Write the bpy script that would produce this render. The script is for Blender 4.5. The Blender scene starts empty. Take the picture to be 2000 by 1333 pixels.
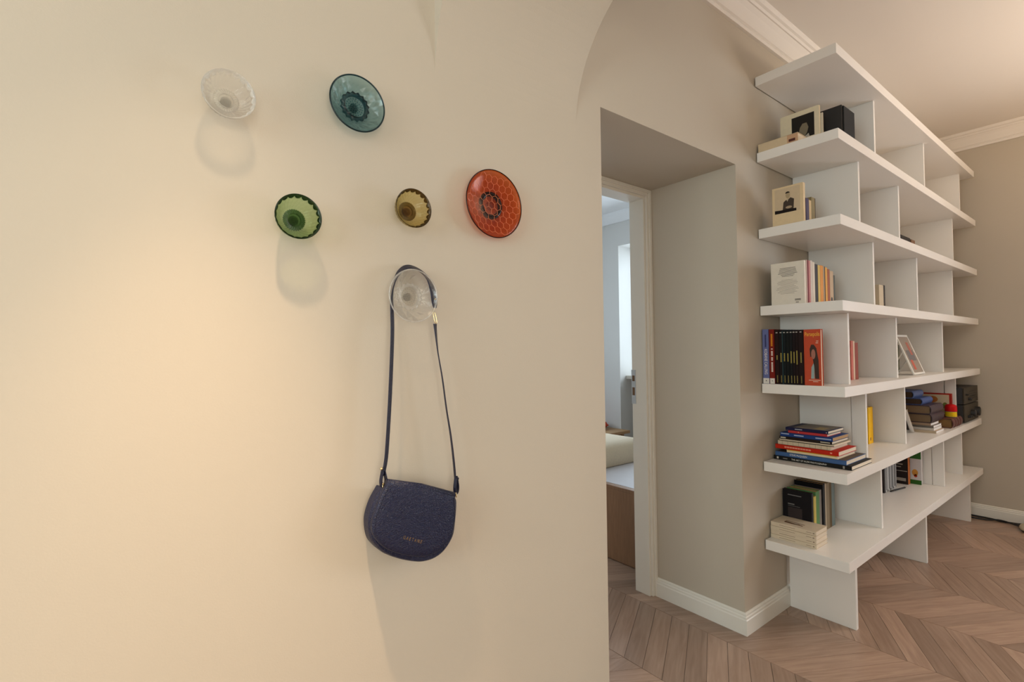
import bpy, bmesh, math, random
from mathutils import Vector, Matrix
random.seed(7)
C = bpy.context.scene.collection
SC = bpy.context.scene

# ------------------------------------------------------------------ camera
CAM = Vector((0.0, -1.1578, 1.2704))
FW = Vector((0.614912, 0.788319, 0.020864)); RT = Vector((0.788589, -0.614801, -0.012145)); UP = Vector((-0.003254, -0.023921, 0.999709))
cd = bpy.data.cameras.new('camera'); cd.sensor_width = 36; cd.lens = 17.692; cd.clip_start = 0.02
cam = bpy.data.objects.new('camera', cd); C.objects.link(cam)
m = Matrix((RT, UP, -FW)).transposed().to_4x4(); m.translation = CAM
cam.matrix_world = m
SC.camera = cam

# ------------------------------------------------------------------ world, lights, exposure
w = bpy.data.worlds.new('sky'); SC.world = w; w.use_nodes = True
w.node_tree.nodes['Background'].inputs[0].default_value = (0.75, 0.86, 1.0, 1)
w.node_tree.nodes['Background'].inputs[1].default_value = 1.0
SC.view_settings.view_transform = 'Standard'; SC.view_settings.look = 'None'
SC.view_settings.gamma = 1.0; SC.view_settings.use_curve_mapping = False
SC.view_settings.exposure = 0.0

def area(name, loc, target, sx, sy, power, col):
    l = bpy.data.lights.new(name, 'AREA'); l.shape = 'RECTANGLE'; l.size = sx; l.size_y = sy; l.energy = power; l.color = col
    o = bpy.data.objects.new(name, l); C.objects.link(o); o.location = loc
    o.rotation_euler = (Vector(target) - Vector(loc)).to_track_quat('-Z', 'Y').to_euler(); return o
def spot(name, loc, target, power, col, ang, blend, rad):
    l = bpy.data.lights.new(name, 'SPOT'); l.energy = power; l.color = col; l.spot_size = math.radians(ang); l.spot_blend = blend; l.shadow_soft_size = rad
    o = bpy.data.objects.new(name, l); C.objects.link(o); o.location = loc
    o.rotation_euler = (Vector(target) - Vector(loc)).to_track_quat('-Z', 'Y').to_euler(); return o
# daylight through the living-room window and the bedroom window, then added fill lights
area('daylight_living_window', (5.28, -2.55, 1.55), (2.5, -2.35, 1.55), 1.4, 1.8, 84, (0.90, 0.94, 1.0))
area('daylight_bedroom_window', (5.6, 1.89, 1.8), (3.0, 1.89, 1.5), 2.2, 2.2, 120, (0.76, 0.89, 1.0))
area('bedroom_far_fill', (2.8, 4.1, 1.7), (2.8, 0.0, 1.4), 1.8, 1.8, 80, (0.74, 0.88, 1.0))  # fill added to brighten the bedroom, through an added far window
area('hall_left_fill', (-2.3, -1.3, 1.75), (1.0, -1.0, 1.75), 1.5, 1.4, 42, (0.86, 1.0, 0.99))  # cool fill added from the left of the hall, no door there
area('hall_back_fill', (-0.75, -3.97, 1.45), (-0.75, 0.0, 1.45), 1.7, 2.2, 58, (1.0, 0.955, 0.845))  # fill added behind the camera for the hook wall, no glazing there
# hall ceiling spotlight: bright core and weaker spill of the same lamp
spot('hall_spot_core', (0.15, -0.385, 2.42), (0.08, -0.365, 0.0), 165, (1.0, 0.68, 0.40), 50, 1.0, 0.028)
spot('hall_spot_spill', (0.15, -0.385, 2.42), (0.10, -0.365, 0.0), 38, (1.0, 0.76, 0.50), 70, 1.0, 0.028)
spot('living_uplight', (3.5, -2.4, 1.9), (3.7, -2.1, 3.0), 165, (1.0, 0.75, 0.52), 160, 1.0, 0.12)  # unseen uplight aimed at the ceiling for warm bounce
try: SC.cycles.transparent_max_bounces = 48
except Exception: pass

# ------------------------------------------------------------------ materials
def lin(c):
    f = lambda v: v / 12.92 if v <= 0.04045 else ((v + 0.055) / 1.055) ** 2.4
    return tuple(f(x / 255) for x in c)
MATS = {}
def mat(name, col, rough=0.5, metal=0.0, bump=0.0, bscale=200.0, var=0.0, vscale=30.0, coat=0.0, spec=0.5, stretch=None):
    if name in MATS: return MATS[name]
    M = bpy.data.materials.new(name); M.use_nodes = True; nt = M.node_tree; b = nt.nodes['Principled BSDF']
    b.inputs['Base Color'].default_value = (*col, 1); b.inputs['Roughness'].default_value = rough; b.inputs['Metallic'].default_value = metal
    b.inputs['Specular IOR Level'].default_value = spec; b.inputs['Coat Weight'].default_value = coat
    tc = nt.nodes.new('ShaderNodeTexCoord'); src = tc.outputs['Object']
    if stretch:
        mp = nt.nodes.new('ShaderNodeMapping'); mp.inputs['Scale'].default_value = stretch
        nt.links.new(src, mp.inputs[0]); src = mp.outputs[0]
    if var > 0:
        n = nt.nodes.new('ShaderNodeTexNoise'); n.inputs['Scale'].default_value = vscale; n.inputs['Detail'].default_value = 5
        nt.links.new(src, n.inputs['Vector'])
        mx = nt.nodes.new('ShaderNodeMix'); mx.data_type = 'RGBA'
        mx.inputs['A'].default_value = (*[c * (1 - var) for c in col], 1); mx.inputs['B'].default_value = (*[min(1, c * (1 + var)) for c in col], 1)
        nt.links.new(n.outputs['Fac'], mx.inputs['Factor']); nt.links.new(mx.outputs['Result'], b.inputs['Base Color'])
    if bump > 0:
        n2 = nt.nodes.new('ShaderNodeTexNoise'); n2.inputs['Scale'].default_value = bscale; n2.inputs['Detail'].default_value = 4
        nt.links.new(src, n2.inputs['Vector'])
        bp = nt.nodes.new('ShaderNodeBump'); bp.inputs['Strength'].default_value = bump; bp.inputs['Distance'].default_value = 0.002
        nt.links.new(n2.outputs['Fac'], bp.inputs['Height']); nt.links.new(bp.outputs['Normal'], b.inputs['Normal'])
    MATS[name] = M; return M
def cmat(rgb, rough=0.45, **k):
    return mat('print_%02x%02x%02x_%g' % (*rgb, rough), lin(rgb), max(rough, 0.5), var=0.06, vscale=60, spec=0.12, **k)

WALL = mat('wall_paint', (0.52, 0.46, 0.375), 0.7, bump=0.12, bscale=260, var=0.02, vscale=3)
CEIL = mat('ceiling_paint', (0.80, 0.75, 0.69), 0.8, bump=0.05, bscale=200)
TRIM = mat('trim_gloss_white', (0.80, 0.77, 0.70), 0.35, var=0.015, vscale=10)
SHELF = mat('shelf_lacquer', (0.86, 0.83, 0.79), 0.28, var=0.01, vscale=8, bump=0.02, bscale=400)
BEDWALL = mat('bedroom_paint', (0.62, 0.61, 0.585), 0.75, bump=0.05)
WALNUT = mat('bed_oak_veneer', lin((152, 116, 88)), 0.45, var=0.25, vscale=14, stretch=(6, 6, 0.7), bump=0.05, bscale=60)
PAGE = mat('paper_pages', lin((226, 212, 190)), 0.8, var=0.08, vscale=400, stretch=(1, 1, 12))
PAGEOLD = mat('aged_paper_pages', lin((176, 140, 92)), 0.8, var=0.12, vscale=300)
GOLD = mat('pale_gold_metal', (0.75, 0.60, 0.34), 0.25, metal=1.0, var=0.05)
CHROME = mat('polished_silver', (0.85, 0.85, 0.84), 0.12, metal=1.0, var=0.05, vscale=40)
STEEL = mat('strike_steel', (0.55, 0.55, 0.55), 0.35, metal=0.9, var=0.08)
SLOT = mat('slot_brown', lin((112, 84, 58)), 0.6, var=0.1)
BLACKP = mat('black_plastic', (0.012, 0.011, 0.011), 0.5, var=0.2, bump=0.05)

def leather(name, col, scale, dist, rough=0.38):
    M = bpy.data.materials.new(name); M.use_nodes = True; nt = M.node_tree; b = nt.nodes['Principled BSDF']
    b.inputs['Base Color'].default_value = (*col, 1); b.inputs['Roughness'].default_value = rough; b.inputs['Specular IOR Level'].default_value = 0.38
    tc = nt.nodes.new('ShaderNodeTexCoord'); mp = nt.nodes.new('ShaderNodeMapping'); mp.inputs['Rotation'].default_value = (0, 0.5, 0); mp.inputs['Scale'].default_value = (0.75, 1, 1.35)
    n0 = nt.nodes.new('ShaderNodeTexNoise'); n0.inputs['Scale'].default_value = scale * 0.35
    nt.links.new(tc.outputs['Object'], n0.inputs['Vector'])
    ad = nt.nodes.new('ShaderNodeMix'); ad.data_type = 'RGBA'; ad.blend_type = 'ADD'; ad.inputs['Factor'].default_value = 0.012
    nt.links.new(tc.outputs['Object'], ad.inputs['A']); nt.links.new(n0.outputs['Color'], ad.inputs['B']); nt.links.new(ad.outputs['Result'], mp.inputs[0])
    v = nt.nodes.new('ShaderNodeTexVoronoi'); v.feature = 'SMOOTH_F1'; v.inputs['Scale'].default_value = scale; v.inputs['Smoothness'].default_value = 0.4
    nt.links.new(mp.outputs[0], v.inputs['Vector'])
    bp = nt.nodes.new('ShaderNodeBump'); bp.invert = True; bp.inputs['Strength'].default_value = 0.9; bp.inputs['Distance'].default_value = dist
    nt.links.new(v.outputs['Distance'], bp.inputs['Height']); nt.links.new(bp.outputs['Normal'], b.inputs['Normal'])
    cr = nt.nodes.new('ShaderNodeMix'); cr.data_type = 'RGBA'; cr.inputs['A'].default_value = (*[c * 1.3 for c in col], 1); cr.inputs['B'].default_value = (*[c * 0.6 for c in col], 1)
    nt.links.new(v.outputs['Distance'], cr.inputs['Factor']); nt.links.new(cr.outputs['Result'], b.inputs['Base Color'])
    return M
NAVY = leather('navy_pebbled_leather', (0.0085, 0.0115, 0.040), 330, 0.0014)
NAVYS = leather('navy_strap_leather', (0.010, 0.0105, 0.030), 500, 0.0004, 0.42)
BROWNL = leather('oxblood_book_leather', lin((98, 58, 50)), 220, 0.0006, 0.4)

def plastic(name, col, dens=2.2, glass=0.3, caustic_white=0.0, ior=1.33):
    """tinted transparent plastic: clear straight through, denser at grazing angles, partly refracting, glossy towards grazing"""
    M = bpy.data.materials.new(name); M.use_nodes = True; nt = M.node_tree; nt.nodes.clear()
    out = nt.nodes.new('ShaderNodeOutputMaterial')
    lw = nt.nodes.new('ShaderNodeLayerWeight'); lw.inputs['Blend'].default_value = 0.35
    tn = nt.nodes.new('ShaderNodeTexNoise'); tn.inputs['Scale'].default_value = 90
    mx = nt.nodes.new('ShaderNodeMix'); mx.data_type = 'RGBA'
    mx.inputs['A'].default_value = (*col, 1); mx.inputs['B'].default_value = (*[c ** dens * 0.92 for c in col], 1)
    nt.links.new(lw.outputs['Facing'], mx.inputs['Factor'])
    tr = nt.nodes.new('ShaderNodeBsdfTransparent'); nt.links.new(mx.outputs['Result'], tr.inputs['Color'])
    rf = nt.nodes.new('ShaderNodeBsdfGlass'); rf.inputs['IOR'].default_value = ior; rf.inputs['Roughness'].default_value = 0.0
    nt.links.new(mx.outputs['Result'], rf.inputs['Color'])
    gl = nt.nodes.new('ShaderNodeBsdfGlossy'); gl.inputs['Roughness'].default_value = 0.07
    bp = nt.nodes.new('ShaderNodeBump'); bp.inputs['Strength'].default_value = 0.1; bp.inputs['Distance'].default_value = 0.002
    nt.links.new(tn.outputs['Fac'], bp.inputs['Height']); nt.links.new(bp.outputs['Normal'], gl.inputs['Normal'])
    m1 = nt.nodes.new('ShaderNodeMixShader'); m1.inputs[0].default_value = glass
    nt.links.new(tr.outputs[0], m1.inputs[1]); nt.links.new(rf.outputs[0], m1.inputs[2])
    lf = nt.nodes.new('ShaderNodeLayerWeight'); lf.inputs['Blend'].default_value = 0.5
    pw = nt.nodes.new('ShaderNodeMath'); pw.operation = 'POWER'; pw.inputs[1].default_value = 4.0; nt.links.new(lf.outputs['Facing'], pw.inputs[0])
    fr = nt.nodes.new('ShaderNodeMath'); fr.operation = 'MULTIPLY_ADD'; fr.inputs[1].default_value = 0.4; fr.inputs[2].default_value = 0.035; nt.links.new(pw.outputs[0], fr.inputs[0])
    m2 = nt.nodes.new('ShaderNodeMixShader'); nt.links.new(fr.outputs[0], m2.inputs[0])
    nt.links.new(m1.outputs[0], m2.inputs[1]); nt.links.new(gl.outputs[0], m2.inputs[2]); last = m2
    if caustic_white:  # diffuse white mixed into the colour, stands in for gloss and caustic brightness
        df = nt.nodes.new('ShaderNodeBsdfTranslucent'); df.inputs['Color'].default_value = (0.95, 0.95, 0.93, 1)
        d2 = nt.nodes.new('ShaderNodeBsdfDiffuse'); d2.inputs['Color'].default_value = (0.95, 0.95, 0.93, 1)
        ma = nt.nodes.new('ShaderNodeMixShader'); nt.links.new(df.outputs[0], ma.inputs[1]); nt.links.new(d2.outputs[0], ma.inputs[2])
        m3 = nt.nodes.new('ShaderNodeMixShader'); m3.inputs[0].default_value = caustic_white
        nt.links.new(m2.outputs[0], m3.inputs[1]); nt.links.new(ma.outputs[0], m3.inputs[2]); last = m3
    nt.links.new(last.outputs[0], out.inputs[0]); return M

def plank_mat():
    M = bpy.data.materials.new('oak_chevron_plank'); M.use_nodes = True; nt = M.node_tree; b = nt.nodes['Principled BSDF']
    tc = nt.nodes.new('ShaderNodeTexCoord'); oi = nt.nodes.new('ShaderNodeObjectInfo')
    off = nt.nodes.new('ShaderNodeVectorMath'); off.operation = 'SCALE'; off.inputs[0].default_value = (37, 11, 5); nt.links.new(oi.outputs['Random'], off.inputs['Scale'])
    add = nt.nodes.new('ShaderNodeVectorMath'); nt.links.new(tc.outputs['Object'], add.inputs[0]); nt.links.new(off.outputs[0], add.inputs[1])
    mp = nt.nodes.new('ShaderNodeMapping'); mp.inputs['Scale'].default_value = (1.0, 12, 1); nt.links.new(add.outputs[0], mp.inputs[0])
    n = nt.nodes.new('ShaderNodeTexNoise'); n.inputs['Scale'].default_value = 5; n.inputs['Detail'].default_value = 8; n.inputs['Distortion'].default_value = 0.6
    nt.links.new(mp.outputs[0], n.inputs['Vector'])
    r = nt.nodes.new('ShaderNodeValToRGB'); e = r.color_ramp.elements
    e[0].position = 0.2; e[0].color = (*lin((146, 119, 101)), 1); e[1].position = 0.8; e[1].color = (*lin((182, 155, 136)), 1)
    nt.links.new(n.outputs['Fac'], r.inputs[0])
    hs = nt.nodes.new('ShaderNodeHueSaturation')
    mr = nt.nodes.new('ShaderNodeMapRange'); mr.inputs['To Min'].default_value = 0.78; mr.inputs['To Max'].default_value = 1.18
    nt.links.new(oi.outputs['Random'], mr.inputs[0]); nt.links.new(mr.outputs[0], hs.inputs['Value']); nt.links.new(r.outputs[0], hs.inputs['Color'])
    nt.links.new(hs.outputs[0], b.inputs['Base Color'])
    b.inputs['Roughness'].default_value = 0.29; b.inputs['Specular IOR Level'].default_value = 0.45
    bp = nt.nodes.new('ShaderNodeBump'); bp.inputs['Strength'].default_value = 0.12; bp.inputs['Distance'].default_value = 0.001
    nt.links.new(n.outputs['Fac'], bp.inputs['Height']); nt.links.new(bp.outputs['Normal'], b.inputs['Normal'])
    return M
PLANK = plank_mat()
JOINT = mat('floor_joint_dark', lin((62, 44, 32)), 0.8, var=0.1)

# ------------------------------------------------------------------ mesh helpers
class MB:
    def __init__(s): s.v = []; s.f = []
    def add(s, vs, fs):
        n = len(s.v); s.v += [Vector(p) for p in vs]; s.f += [[i + n for i in f] for f in fs]; return s
    def box(s, x0, x1, y0, y1, z0, z1):
        return s.add([(x0, y0, z0), (x1, y0, z0), (x1, y1, z0), (x0, y1, z0), (x0, y0, z1), (x1, y0, z1), (x1, y1, z1), (x0, y1, z1)],
                     [(0, 3, 2, 1), (4, 5, 6, 7), (0, 1, 5, 4), (1, 2, 6, 5), (2, 3, 7, 6), (3, 0, 4, 7)])
    def prism(s, poly, fn, a, b):
        """poly: 2D outline; fn(u, v, w) -> point; extruded from w=a to w=b"""
        n = len(poly)
        s.add([fn(u, v, a) for u, v in poly] + [fn(u, v, b) for u, v in poly],
              [list(range(n))[::-1], list(range(n, 2 * n))] + [(i, (i + 1) % n, n + (i + 1) % n, n + i) for i in range(n)]); return s
    def loft(s, rings, cap0=True, cap1=True):
        n = len(rings[0]); vs = [p for r in rings for p in r]; fs = []
        for k in range(len(rings) - 1):
            for i in range(n):
                j = (i + 1) % n; fs.append((k * n + i, k * n + j, (k + 1) * n + j, (k + 1) * n + i))
        if cap0: fs.append(list(range(n))[::-1])
        if cap1: fs.append([(len(rings) - 1) * n + i for i in range(n)])
        return s.add(vs, fs)
    def tube(s, path, r, n=8, closed=False):
        path = [Vector(p) for p in path]; N = len(path); rings = []
        up = None
        for i, p in enumerate(path):
            a = path[(i - 1) % N] if (closed or i > 0) else p; b = path[(i + 1) % N] if (closed or i < N - 1) else p
            t = (b - a).normalized()
            if up is None: up = t.orthogonal().normalized()
            up = (up - t * up.dot(t)).normalized(); sd = t.cross(up); rr = r[i] if isinstance(r, (list, tuple)) else r
            rings.append([p + (up * math.cos(k * math.tau / n) + sd * math.sin(k * math.tau / n)) * rr for k in range(n)])
        if closed: rings.append(rings[0]); return s.loft(rings, False, False)
        return s.loft(rings)
    def ribbon(s, path, wid, th):
        """strap: at each point a half-width vector; th = thickness"""
        path = [Vector(p) for p in path]; N = len(path); rings = []
        for i, p in enumerate(path):
            t = (path[min(i + 1, N - 1)] - path[max(i - 1, 0)]).normalized(); wv = Vector(wid[i]); nn = t.cross(wv).normalized() * th / 2
            rings.append([p + wv + nn, p - wv + nn, p - wv - nn, p + wv - nn])
        return s.loft(rings)
    def cyl(s, p, q, r, n=20, r2=None):
        return s.tube([p, q], [r, r if r2 is None else r2], n)
def obj(name, mb, mt, parent=None, origin=(0, 0, 0), smooth=False, bevel=0.0, seg=2):
    o3 = Vector(origin)
    if parent is not None: o3 = Vector(parent['_o']); 
    me = bpy.data.meshes.new(name); me.from_pydata([tuple(p - o3) for p in mb.v], [], mb.f)
    bm = bmesh.new(); bm.from_mesh(me); bmesh.ops.recalc_face_normals(bm, faces=bm.faces); bm.to_mesh(me); bm.free()
    if smooth:
        for p in me.polygons: p.use_smooth = True
    me.materials.append(mt); o = bpy.data.objects.new(name, me); C.objects.link(o)
    if parent is not None: o.parent = parent
    else: o.location = o3
    o['_o'] = list(o3)
    if bevel:
        b = o.modifiers.new('bevel', 'BEVEL'); b.width = bevel; b.segments = seg; b.limit_method = 'ANGLE'
    return o
def thing(name, label, cat, loc, group=None):
    o = bpy.data.objects.new(name, None); C.objects.link(o); o.location = loc; o.empty_display_size = 0.02
    o['_o'] = list(loc); o['label'] = label; o['category'] = cat
    if group: o['group'] = group
    return o
def tag(o, label, cat, group=None):
    o['label'] = label; o['category'] = cat
    if group: o['group'] = group
    return o
def struct(name, mb, mt, **k):
    o = obj(name, mb, mt, **k); o['kind'] = 'structure'; return o
def catmull(pts, sub=6, closed=True):
    P = [Vector(p) for p in pts]; n = len(P); out = []
    for i in range(n if closed else n - 1):
        a, b, c, d = (P[(i - 1) % n], P[i], P[(i + 1) % n], P[(i + 2) % n]) if closed else (P[max(i - 1, 0)], P[i], P[i + 1], P[min(i + 2, n - 1)])
        for k in range(sub):
            t = k / sub
            out.append(0.5 * (2 * b + (c - a) * t + (2 * a - 5 * b + 4 * c - d) * t * t + (3 * b - a - 3 * c + d) * t ** 3))
    if not closed: out.append(P[-1])
    return out
def text(parent, name, string, center, xd, yd, length, height, mt, depth=0.0003):
    cu = bpy.data.curves.new('txt', 'FONT'); cu.body = string; cu.align_x = 'CENTER'; cu.align_y = 'CENTER'; cu.extrude = 0.02; cu.resolution_u = 3
    to = bpy.data.objects.new('txt', cu); C.objects.link(to)
    dg = bpy.context.evaluated_depsgraph_get(); me = bpy.data.meshes.new_from_object(to.evaluated_get(dg))
    bpy.data.objects.remove(to); bpy.data.curves.remove(cu)
    xs = [v.co.x for v in me.vertices]; ys = [v.co.y for v in me.vertices]
    sx = length / (max(xs) - min(xs)); sy = height / (max(ys) - min(ys)); cx = (max(xs) + min(xs)) / 2; cy = (max(ys) + min(ys)) / 2
    xd = Vector(xd); yd = Vector(yd); nd = xd.cross(yd); c = Vector(center) - Vector(parent['_o'])
    for v in me.vertices: v.co = c + xd * ((v.co.x - cx) * sx) + yd * ((v.co.y - cy) * sy) + nd * (v.co.z / 0.02 * depth / 2)
    me.name = name; me.materials.clear(); me.materials.append(mt)
    o = bpy.data.objects.new(name, me); C.objects.link(o); o.parent = parent; o['_o'] = parent['_o']; return o

# ================================================================== THE SETTING
XC, ZN, XN0, XW = 2.2008, 2.1076, 1.3003, 5.055
H = 2.87; YF = -4.0; XL = -2.2
wb = MB()
wb.box(XL, XN0, 0, 0.57, -0.02, H + 0.1).box(XN0, XC, 0, 0.57, ZN, H + 0.1).box(XC, XW + 0.3, 0, 0.57, -0.02, H + 0.1)
struct('wall_back', wb, WALL)
wr = MB()   # right wall with the window opening y -3.3..-1.8, z 0.3..2.4
wr.box(XW, XW + 0.3, YF, -3.3, -0.02, H + 0.1).box(XW, XW + 0.3, -1.8, 0, -0.02, H + 0.1).box(XW, XW + 0.3, -3.3, -1.8, 2.42, H + 0.1).box(XW, XW + 0.3, -3.3, -1.8, -0.02, 0.28)
struct('wall_right', wr, WALL)
struct('wall_front', MB().box(XL, XW + 0.3, YF - 0.2, YF, -0.02, H + 0.1), WALL)
wl = MB().box(XL - 0.2, XL, YF, -2.1, -0.02, H + 0.1).box(XL - 0.2, XL, -0.5, 0.57, -0.02, H + 0.1).box(XL - 0.2, XL, -2.1, -0.5, 2.5, H + 0.1).box(XL - 0.2, XL, -2.1, -0.5, -0.02, 1.0)
struct('wall_left', wl, WALL)
struct('ceiling', MB().box(XL - 0.2, XW + 0.3, YF - 0.2, 0.57, H, H + 0.12), CEIL)
# living-room window: frame, mullion, two panes
GLASS = plastic('window_glass', (0.98, 0.985, 0.985), 1.2, 0.0)
wf = MB()
for y0, y1 in ((-3.3, -3.24), (-2.58, -2.52), (-1.86, -1.8)): wf.box(XW + 0.16, XW + 0.22, y0, y1, 0.28, 2.42)
for z0, z1 in ((0.28, 0.35), (2.35, 2.42)): wf.box(XW + 0.16, XW + 0.22, -3.3, -1.8, z0, z1)
w1 = struct('window_1', wf, TRIM)
for y0, y1 in ((-3.24, -2.58), (-2.52, -1.86)): obj('pane', MB().box(XW + 0.185, XW + 0.19, y0, y1, 0.35, 2.35), GLASS, w1)
# arch between hall and living room: springs from the wall and curves over the passage
R, ZS, YC = 0.42, 2.003, -0.42
pr = [(0.03, ZS - 0.002), (0.0, ZS)] + [(-R + R * math.cos(a), ZS + R * math.sin(a)) for a in [math.pi / 2 * k / 28 for k in range(29)]] + [(YF, ZS + R + 0.1), (YF, H + 0.05), (0.03, H + 0.05)]
ar = MB().prism(pr, lambda u, v, w_: (w_, u, v), 0.6563, 1.1806)
ar.box(0.6563, 1.1806, YF, -1.85, -0.02, 2.5)  # pier out of view, added to keep hall light off the bookcase
ao = struct('wall_arch', ar, WALL)
# cornices
prof = [(0.0, 2.755), (0.014, 2.755), (0.018, 2.766), (0.014, 2.776), (0.022, 2.780), (0.030, 2.795), (0.046, 2.822), (0.060, 2.838), (0.066, 2.838), (0.072, 2.848), (0.082, 2.852), (0.088, 2.862), (0.090, H), (0.0, H)]
struct('trim_1', MB().prism(prof, lambda u, v, w_: (w_, -u, v), 1.1806, XW), CEIL)
struct('trim_2', MB().prism(prof, lambda u, v, w_: (XW - u, w_, v), YF, -0.0), CEIL)
# baseboards with a stepped top
bprof = [(0, 0), (0.016, 0), (0.016, 0.066), (0.013, 0.070), (0.013, 0.078), (0.009, 0.082), (0.009, 0.089), (0.003, 0.094), (0, 0.094)]
def baseboard(name, p, q, nrm, m0=0, m1=0):
    p = Vector(p); q = Vector(q); nrm = Vector(nrm); t = (q - p).normalized()
    mb = MB(); a = [p + nrm * u + Vector((0, 0, v)) + t * (u * m0) for u, v in bprof]; b = [q + nrm * u + Vector((0, 0, v)) + t * (u * m1) for u, v in bprof]
    mb.loft([a, b]); return struct(name, mb, TRIM)
baseboard('baseboard_niche', (XC, 0.462, 0), (XC, 0, 0), (-1, 0, 0), 0, 1)
baseboard('baseboard_back', (XC, 0, 0), (XW, 0, 0), (0, -1, 0), -1, -1)
baseboard('baseboard_right', (XW, 0, 0), (XW, YF, 0), (-1, 0, 0), 1, 0)
baseboard('baseboard_left', (XL, 0, 0), (XN0, 0, 0), (0, -1, 0), 0, 0)
# door frame in the niche
df = MB()
JX = 2.157
df.box(JX, XC - 0.0005, 0.478, 0.57, 0, ZN - 0.03).box(JX + 0.012, XC - 0.0005, 0.466, 0.478, 0, ZN - 0.0125).box(JX + 0.026, XC - 0.0005, 0.458, 0.466, 0, ZN - 0.0005)
df.box(XN0 + 0.04, JX, 0.478, 0.57, 2.062, ZN - 0.0005).box(XN0 + 0.028, JX + 0.012, 0.466, 0.478, 2.075, ZN - 0.0005).box(XN0, JX + 0.026, 0.458, 0.466, 2.090, ZN - 0.0005)
df.box(XN0 + 0.0005, XN0 + 0.04, 0.466, 0.57, 0, ZN - 0.0005)
door = struct('door_1', df, TRIM, bevel=0.0015)
sp = MB().box(JX - 0.0025, JX + 0.001, 0.545, 0.572, 0.985, 1.165)
plate = obj('strike_plate', sp, STEEL, door)
for z0, z1 in ((1.105, 1.135), (1.03, 1.072)): obj('latch_slot', MB().box(JX - 0.0035, JX - 0.002, 0.551, 0.566, z0, z1), SLOT, plate)

# bedroom beyond the door
BX, BY = 4.4, 3.6
bw = MB()
bw.box(BX, BX + 0.4, 0.57, 1.25, -0.02, 2.9).box(BX, BX + 0.4, 2.53, BY, -0.02, 2.9).box(BX, BX + 0.4, 1.25, 2.53, 2.437, 2.9).box(BX + 0.25, BX + 0.4, 1.25, 2.53, -0.02, 0.97)
struct('wall_bedroom_right', bw, BEDWALL)
struct('wall_bedroom_far', MB().box(0.6, 2.1, BY, BY + 0.2, -0.02, 2.9).box(3.5, BX + 0.4, BY, BY + 0.2, -0.02, 2.9).box(2.1, 3.5, BY, BY + 0.2, -0.02, 0.9).box(2.1, 3.5, BY, BY + 0.2, 2.4, 2.9), BEDWALL)
w3 = MB().box(2.1, 3.5, BY + 0.1, BY + 0.15, 0.9, 0.96).box(2.1, 3.5, BY + 0.1, BY + 0.15, 2.34, 2.4).box(2.1, 2.16, BY + 0.1, BY + 0.15, 0.96, 2.34).box(3.44, 3.5, BY + 0.1, BY + 0.15, 0.96, 2.34)
w3o = struct('window_added', w3, TRIM); obj('pane', MB().box(2.16, 3.44, BY + 0.12, BY + 0.125, 0.96, 2.34), GLASS, w3o)  # unseen window, added with its wall opening to let fill light in
struct('wall_bedroom_left', MB().box(0.6, 0.8, 0.57, BY, -0.02, 2.9), BEDWALL)
struct('ceiling_bedroom', MB().box(0.6, BX + 0.4, 0.57, BY + 0.2, 2.8, 2.92), mat('bedroom_ceiling', (0.78, 0.79, 0.80), 0.8, bump=0.03))
struct('trim_3', MB().prism([(0, 2.70), (0.02, 2.70), (0.09, 2.77), (0.10, 2.8), (0, 2.8)], lambda u, v, w_: (BX - u, w_, v), 0.57, BY), mat('bedroom_ceiling', (0.78, 0.79, 0.80)))
w2 = MB()
for y0, y1 in ((1.25, 1.31), (1.86, 1.92), (2.47, 2.53)): w2.box(BX + 0.31, BX + 0.37, y0, y1, 0.97, 2.437)
w2.box(BX + 0.31, BX + 0.37, 1.25, 2.53, 0.97, 1.03).box(BX + 0.31, BX + 0.37, 1.25, 2.53, 2.38, 2.437)
w2o = struct('window_2', w2, TRIM)
for y0, y1 in ((1.31, 1.86), (1.92, 2.47)): obj('pane', MB().box(BX + 0.335, BX + 0.34, y0, y1, 1.03, 2.38), GLASS, w2o)
obj('window_sill', MB().box(BX + 0.10, BX + 0.31, 1.25, 2.53, 0.945, 0.985), TRIM, w2o, bevel=0.003)

# ------------------------------------------------------------------ chevron parquet: each plank in view is a part of the floor
fl = struct('floor', MB().box(XL, XW + 0.3, YF, BY, -0.10, -0.003), JOINT)
CW, X0C, PH, TAN = 0.4322, 2.945, 0.092, math.tan(math.radians(30.0))
def plank_mesh(sg):
    g = 0.0007; a = math.atan(TAN) * sg
    co = [(-CW / 2 + g, -sg * CW / 2 * TAN - PH / 2 + g), (CW / 2 - g, sg * CW / 2 * TAN - PH / 2 + g), (CW / 2 - g, sg * CW / 2 * TAN + PH / 2 - g), (-CW / 2 + g, -sg * CW / 2 * TAN + PH / 2 - g)]
    rot = Matrix.Rotation(-a, 2); co = [rot @ Vector(c) for c in co]; ctr = sum(co, Vector((0, 0))) / 4
    top = [c + (ctr - c).normalized() * 0.0012 for c in co]
    me = bpy.data.meshes.new('plank')
    me.from_pydata([(c.x, c.y, -0.009) for c in co] + [(c.x, c.y, -0.0008) for c in co] + [(c.x, c.y, 0) for c in top], [],
                   [(3, 2, 1, 0), (8, 9, 10, 11)] + [(i, (i + 1) % 4, 4 + (i + 1) % 4, 4 + i) for i in range(4)] + [(4 + i, 4 + (i + 1) % 4, 8 + (i + 1) % 4, 8 + i) for i in range(4)])
    me.materials.append(PLANK); return me, a
PM = {1: plank_mesh(1), -1: plank_mesh(-1)}
def seen(x, y):
    q = Vector((x, y, 0)) - CAM; d = q.dot(FW)
    if d < 0.2: return None
    u = 1000 + 982.9 * q.dot(RT) / d; v = 666.5 - 982.9 * q.dot(UP) / d
    if not (1120 < u < 2120 and v < 1420): return None
    if y > 0.0 and x > 2.45 and y < 0.57: return None
    if y > 0.57 and (u > 1330): return None
    return d
cells = []
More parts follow.
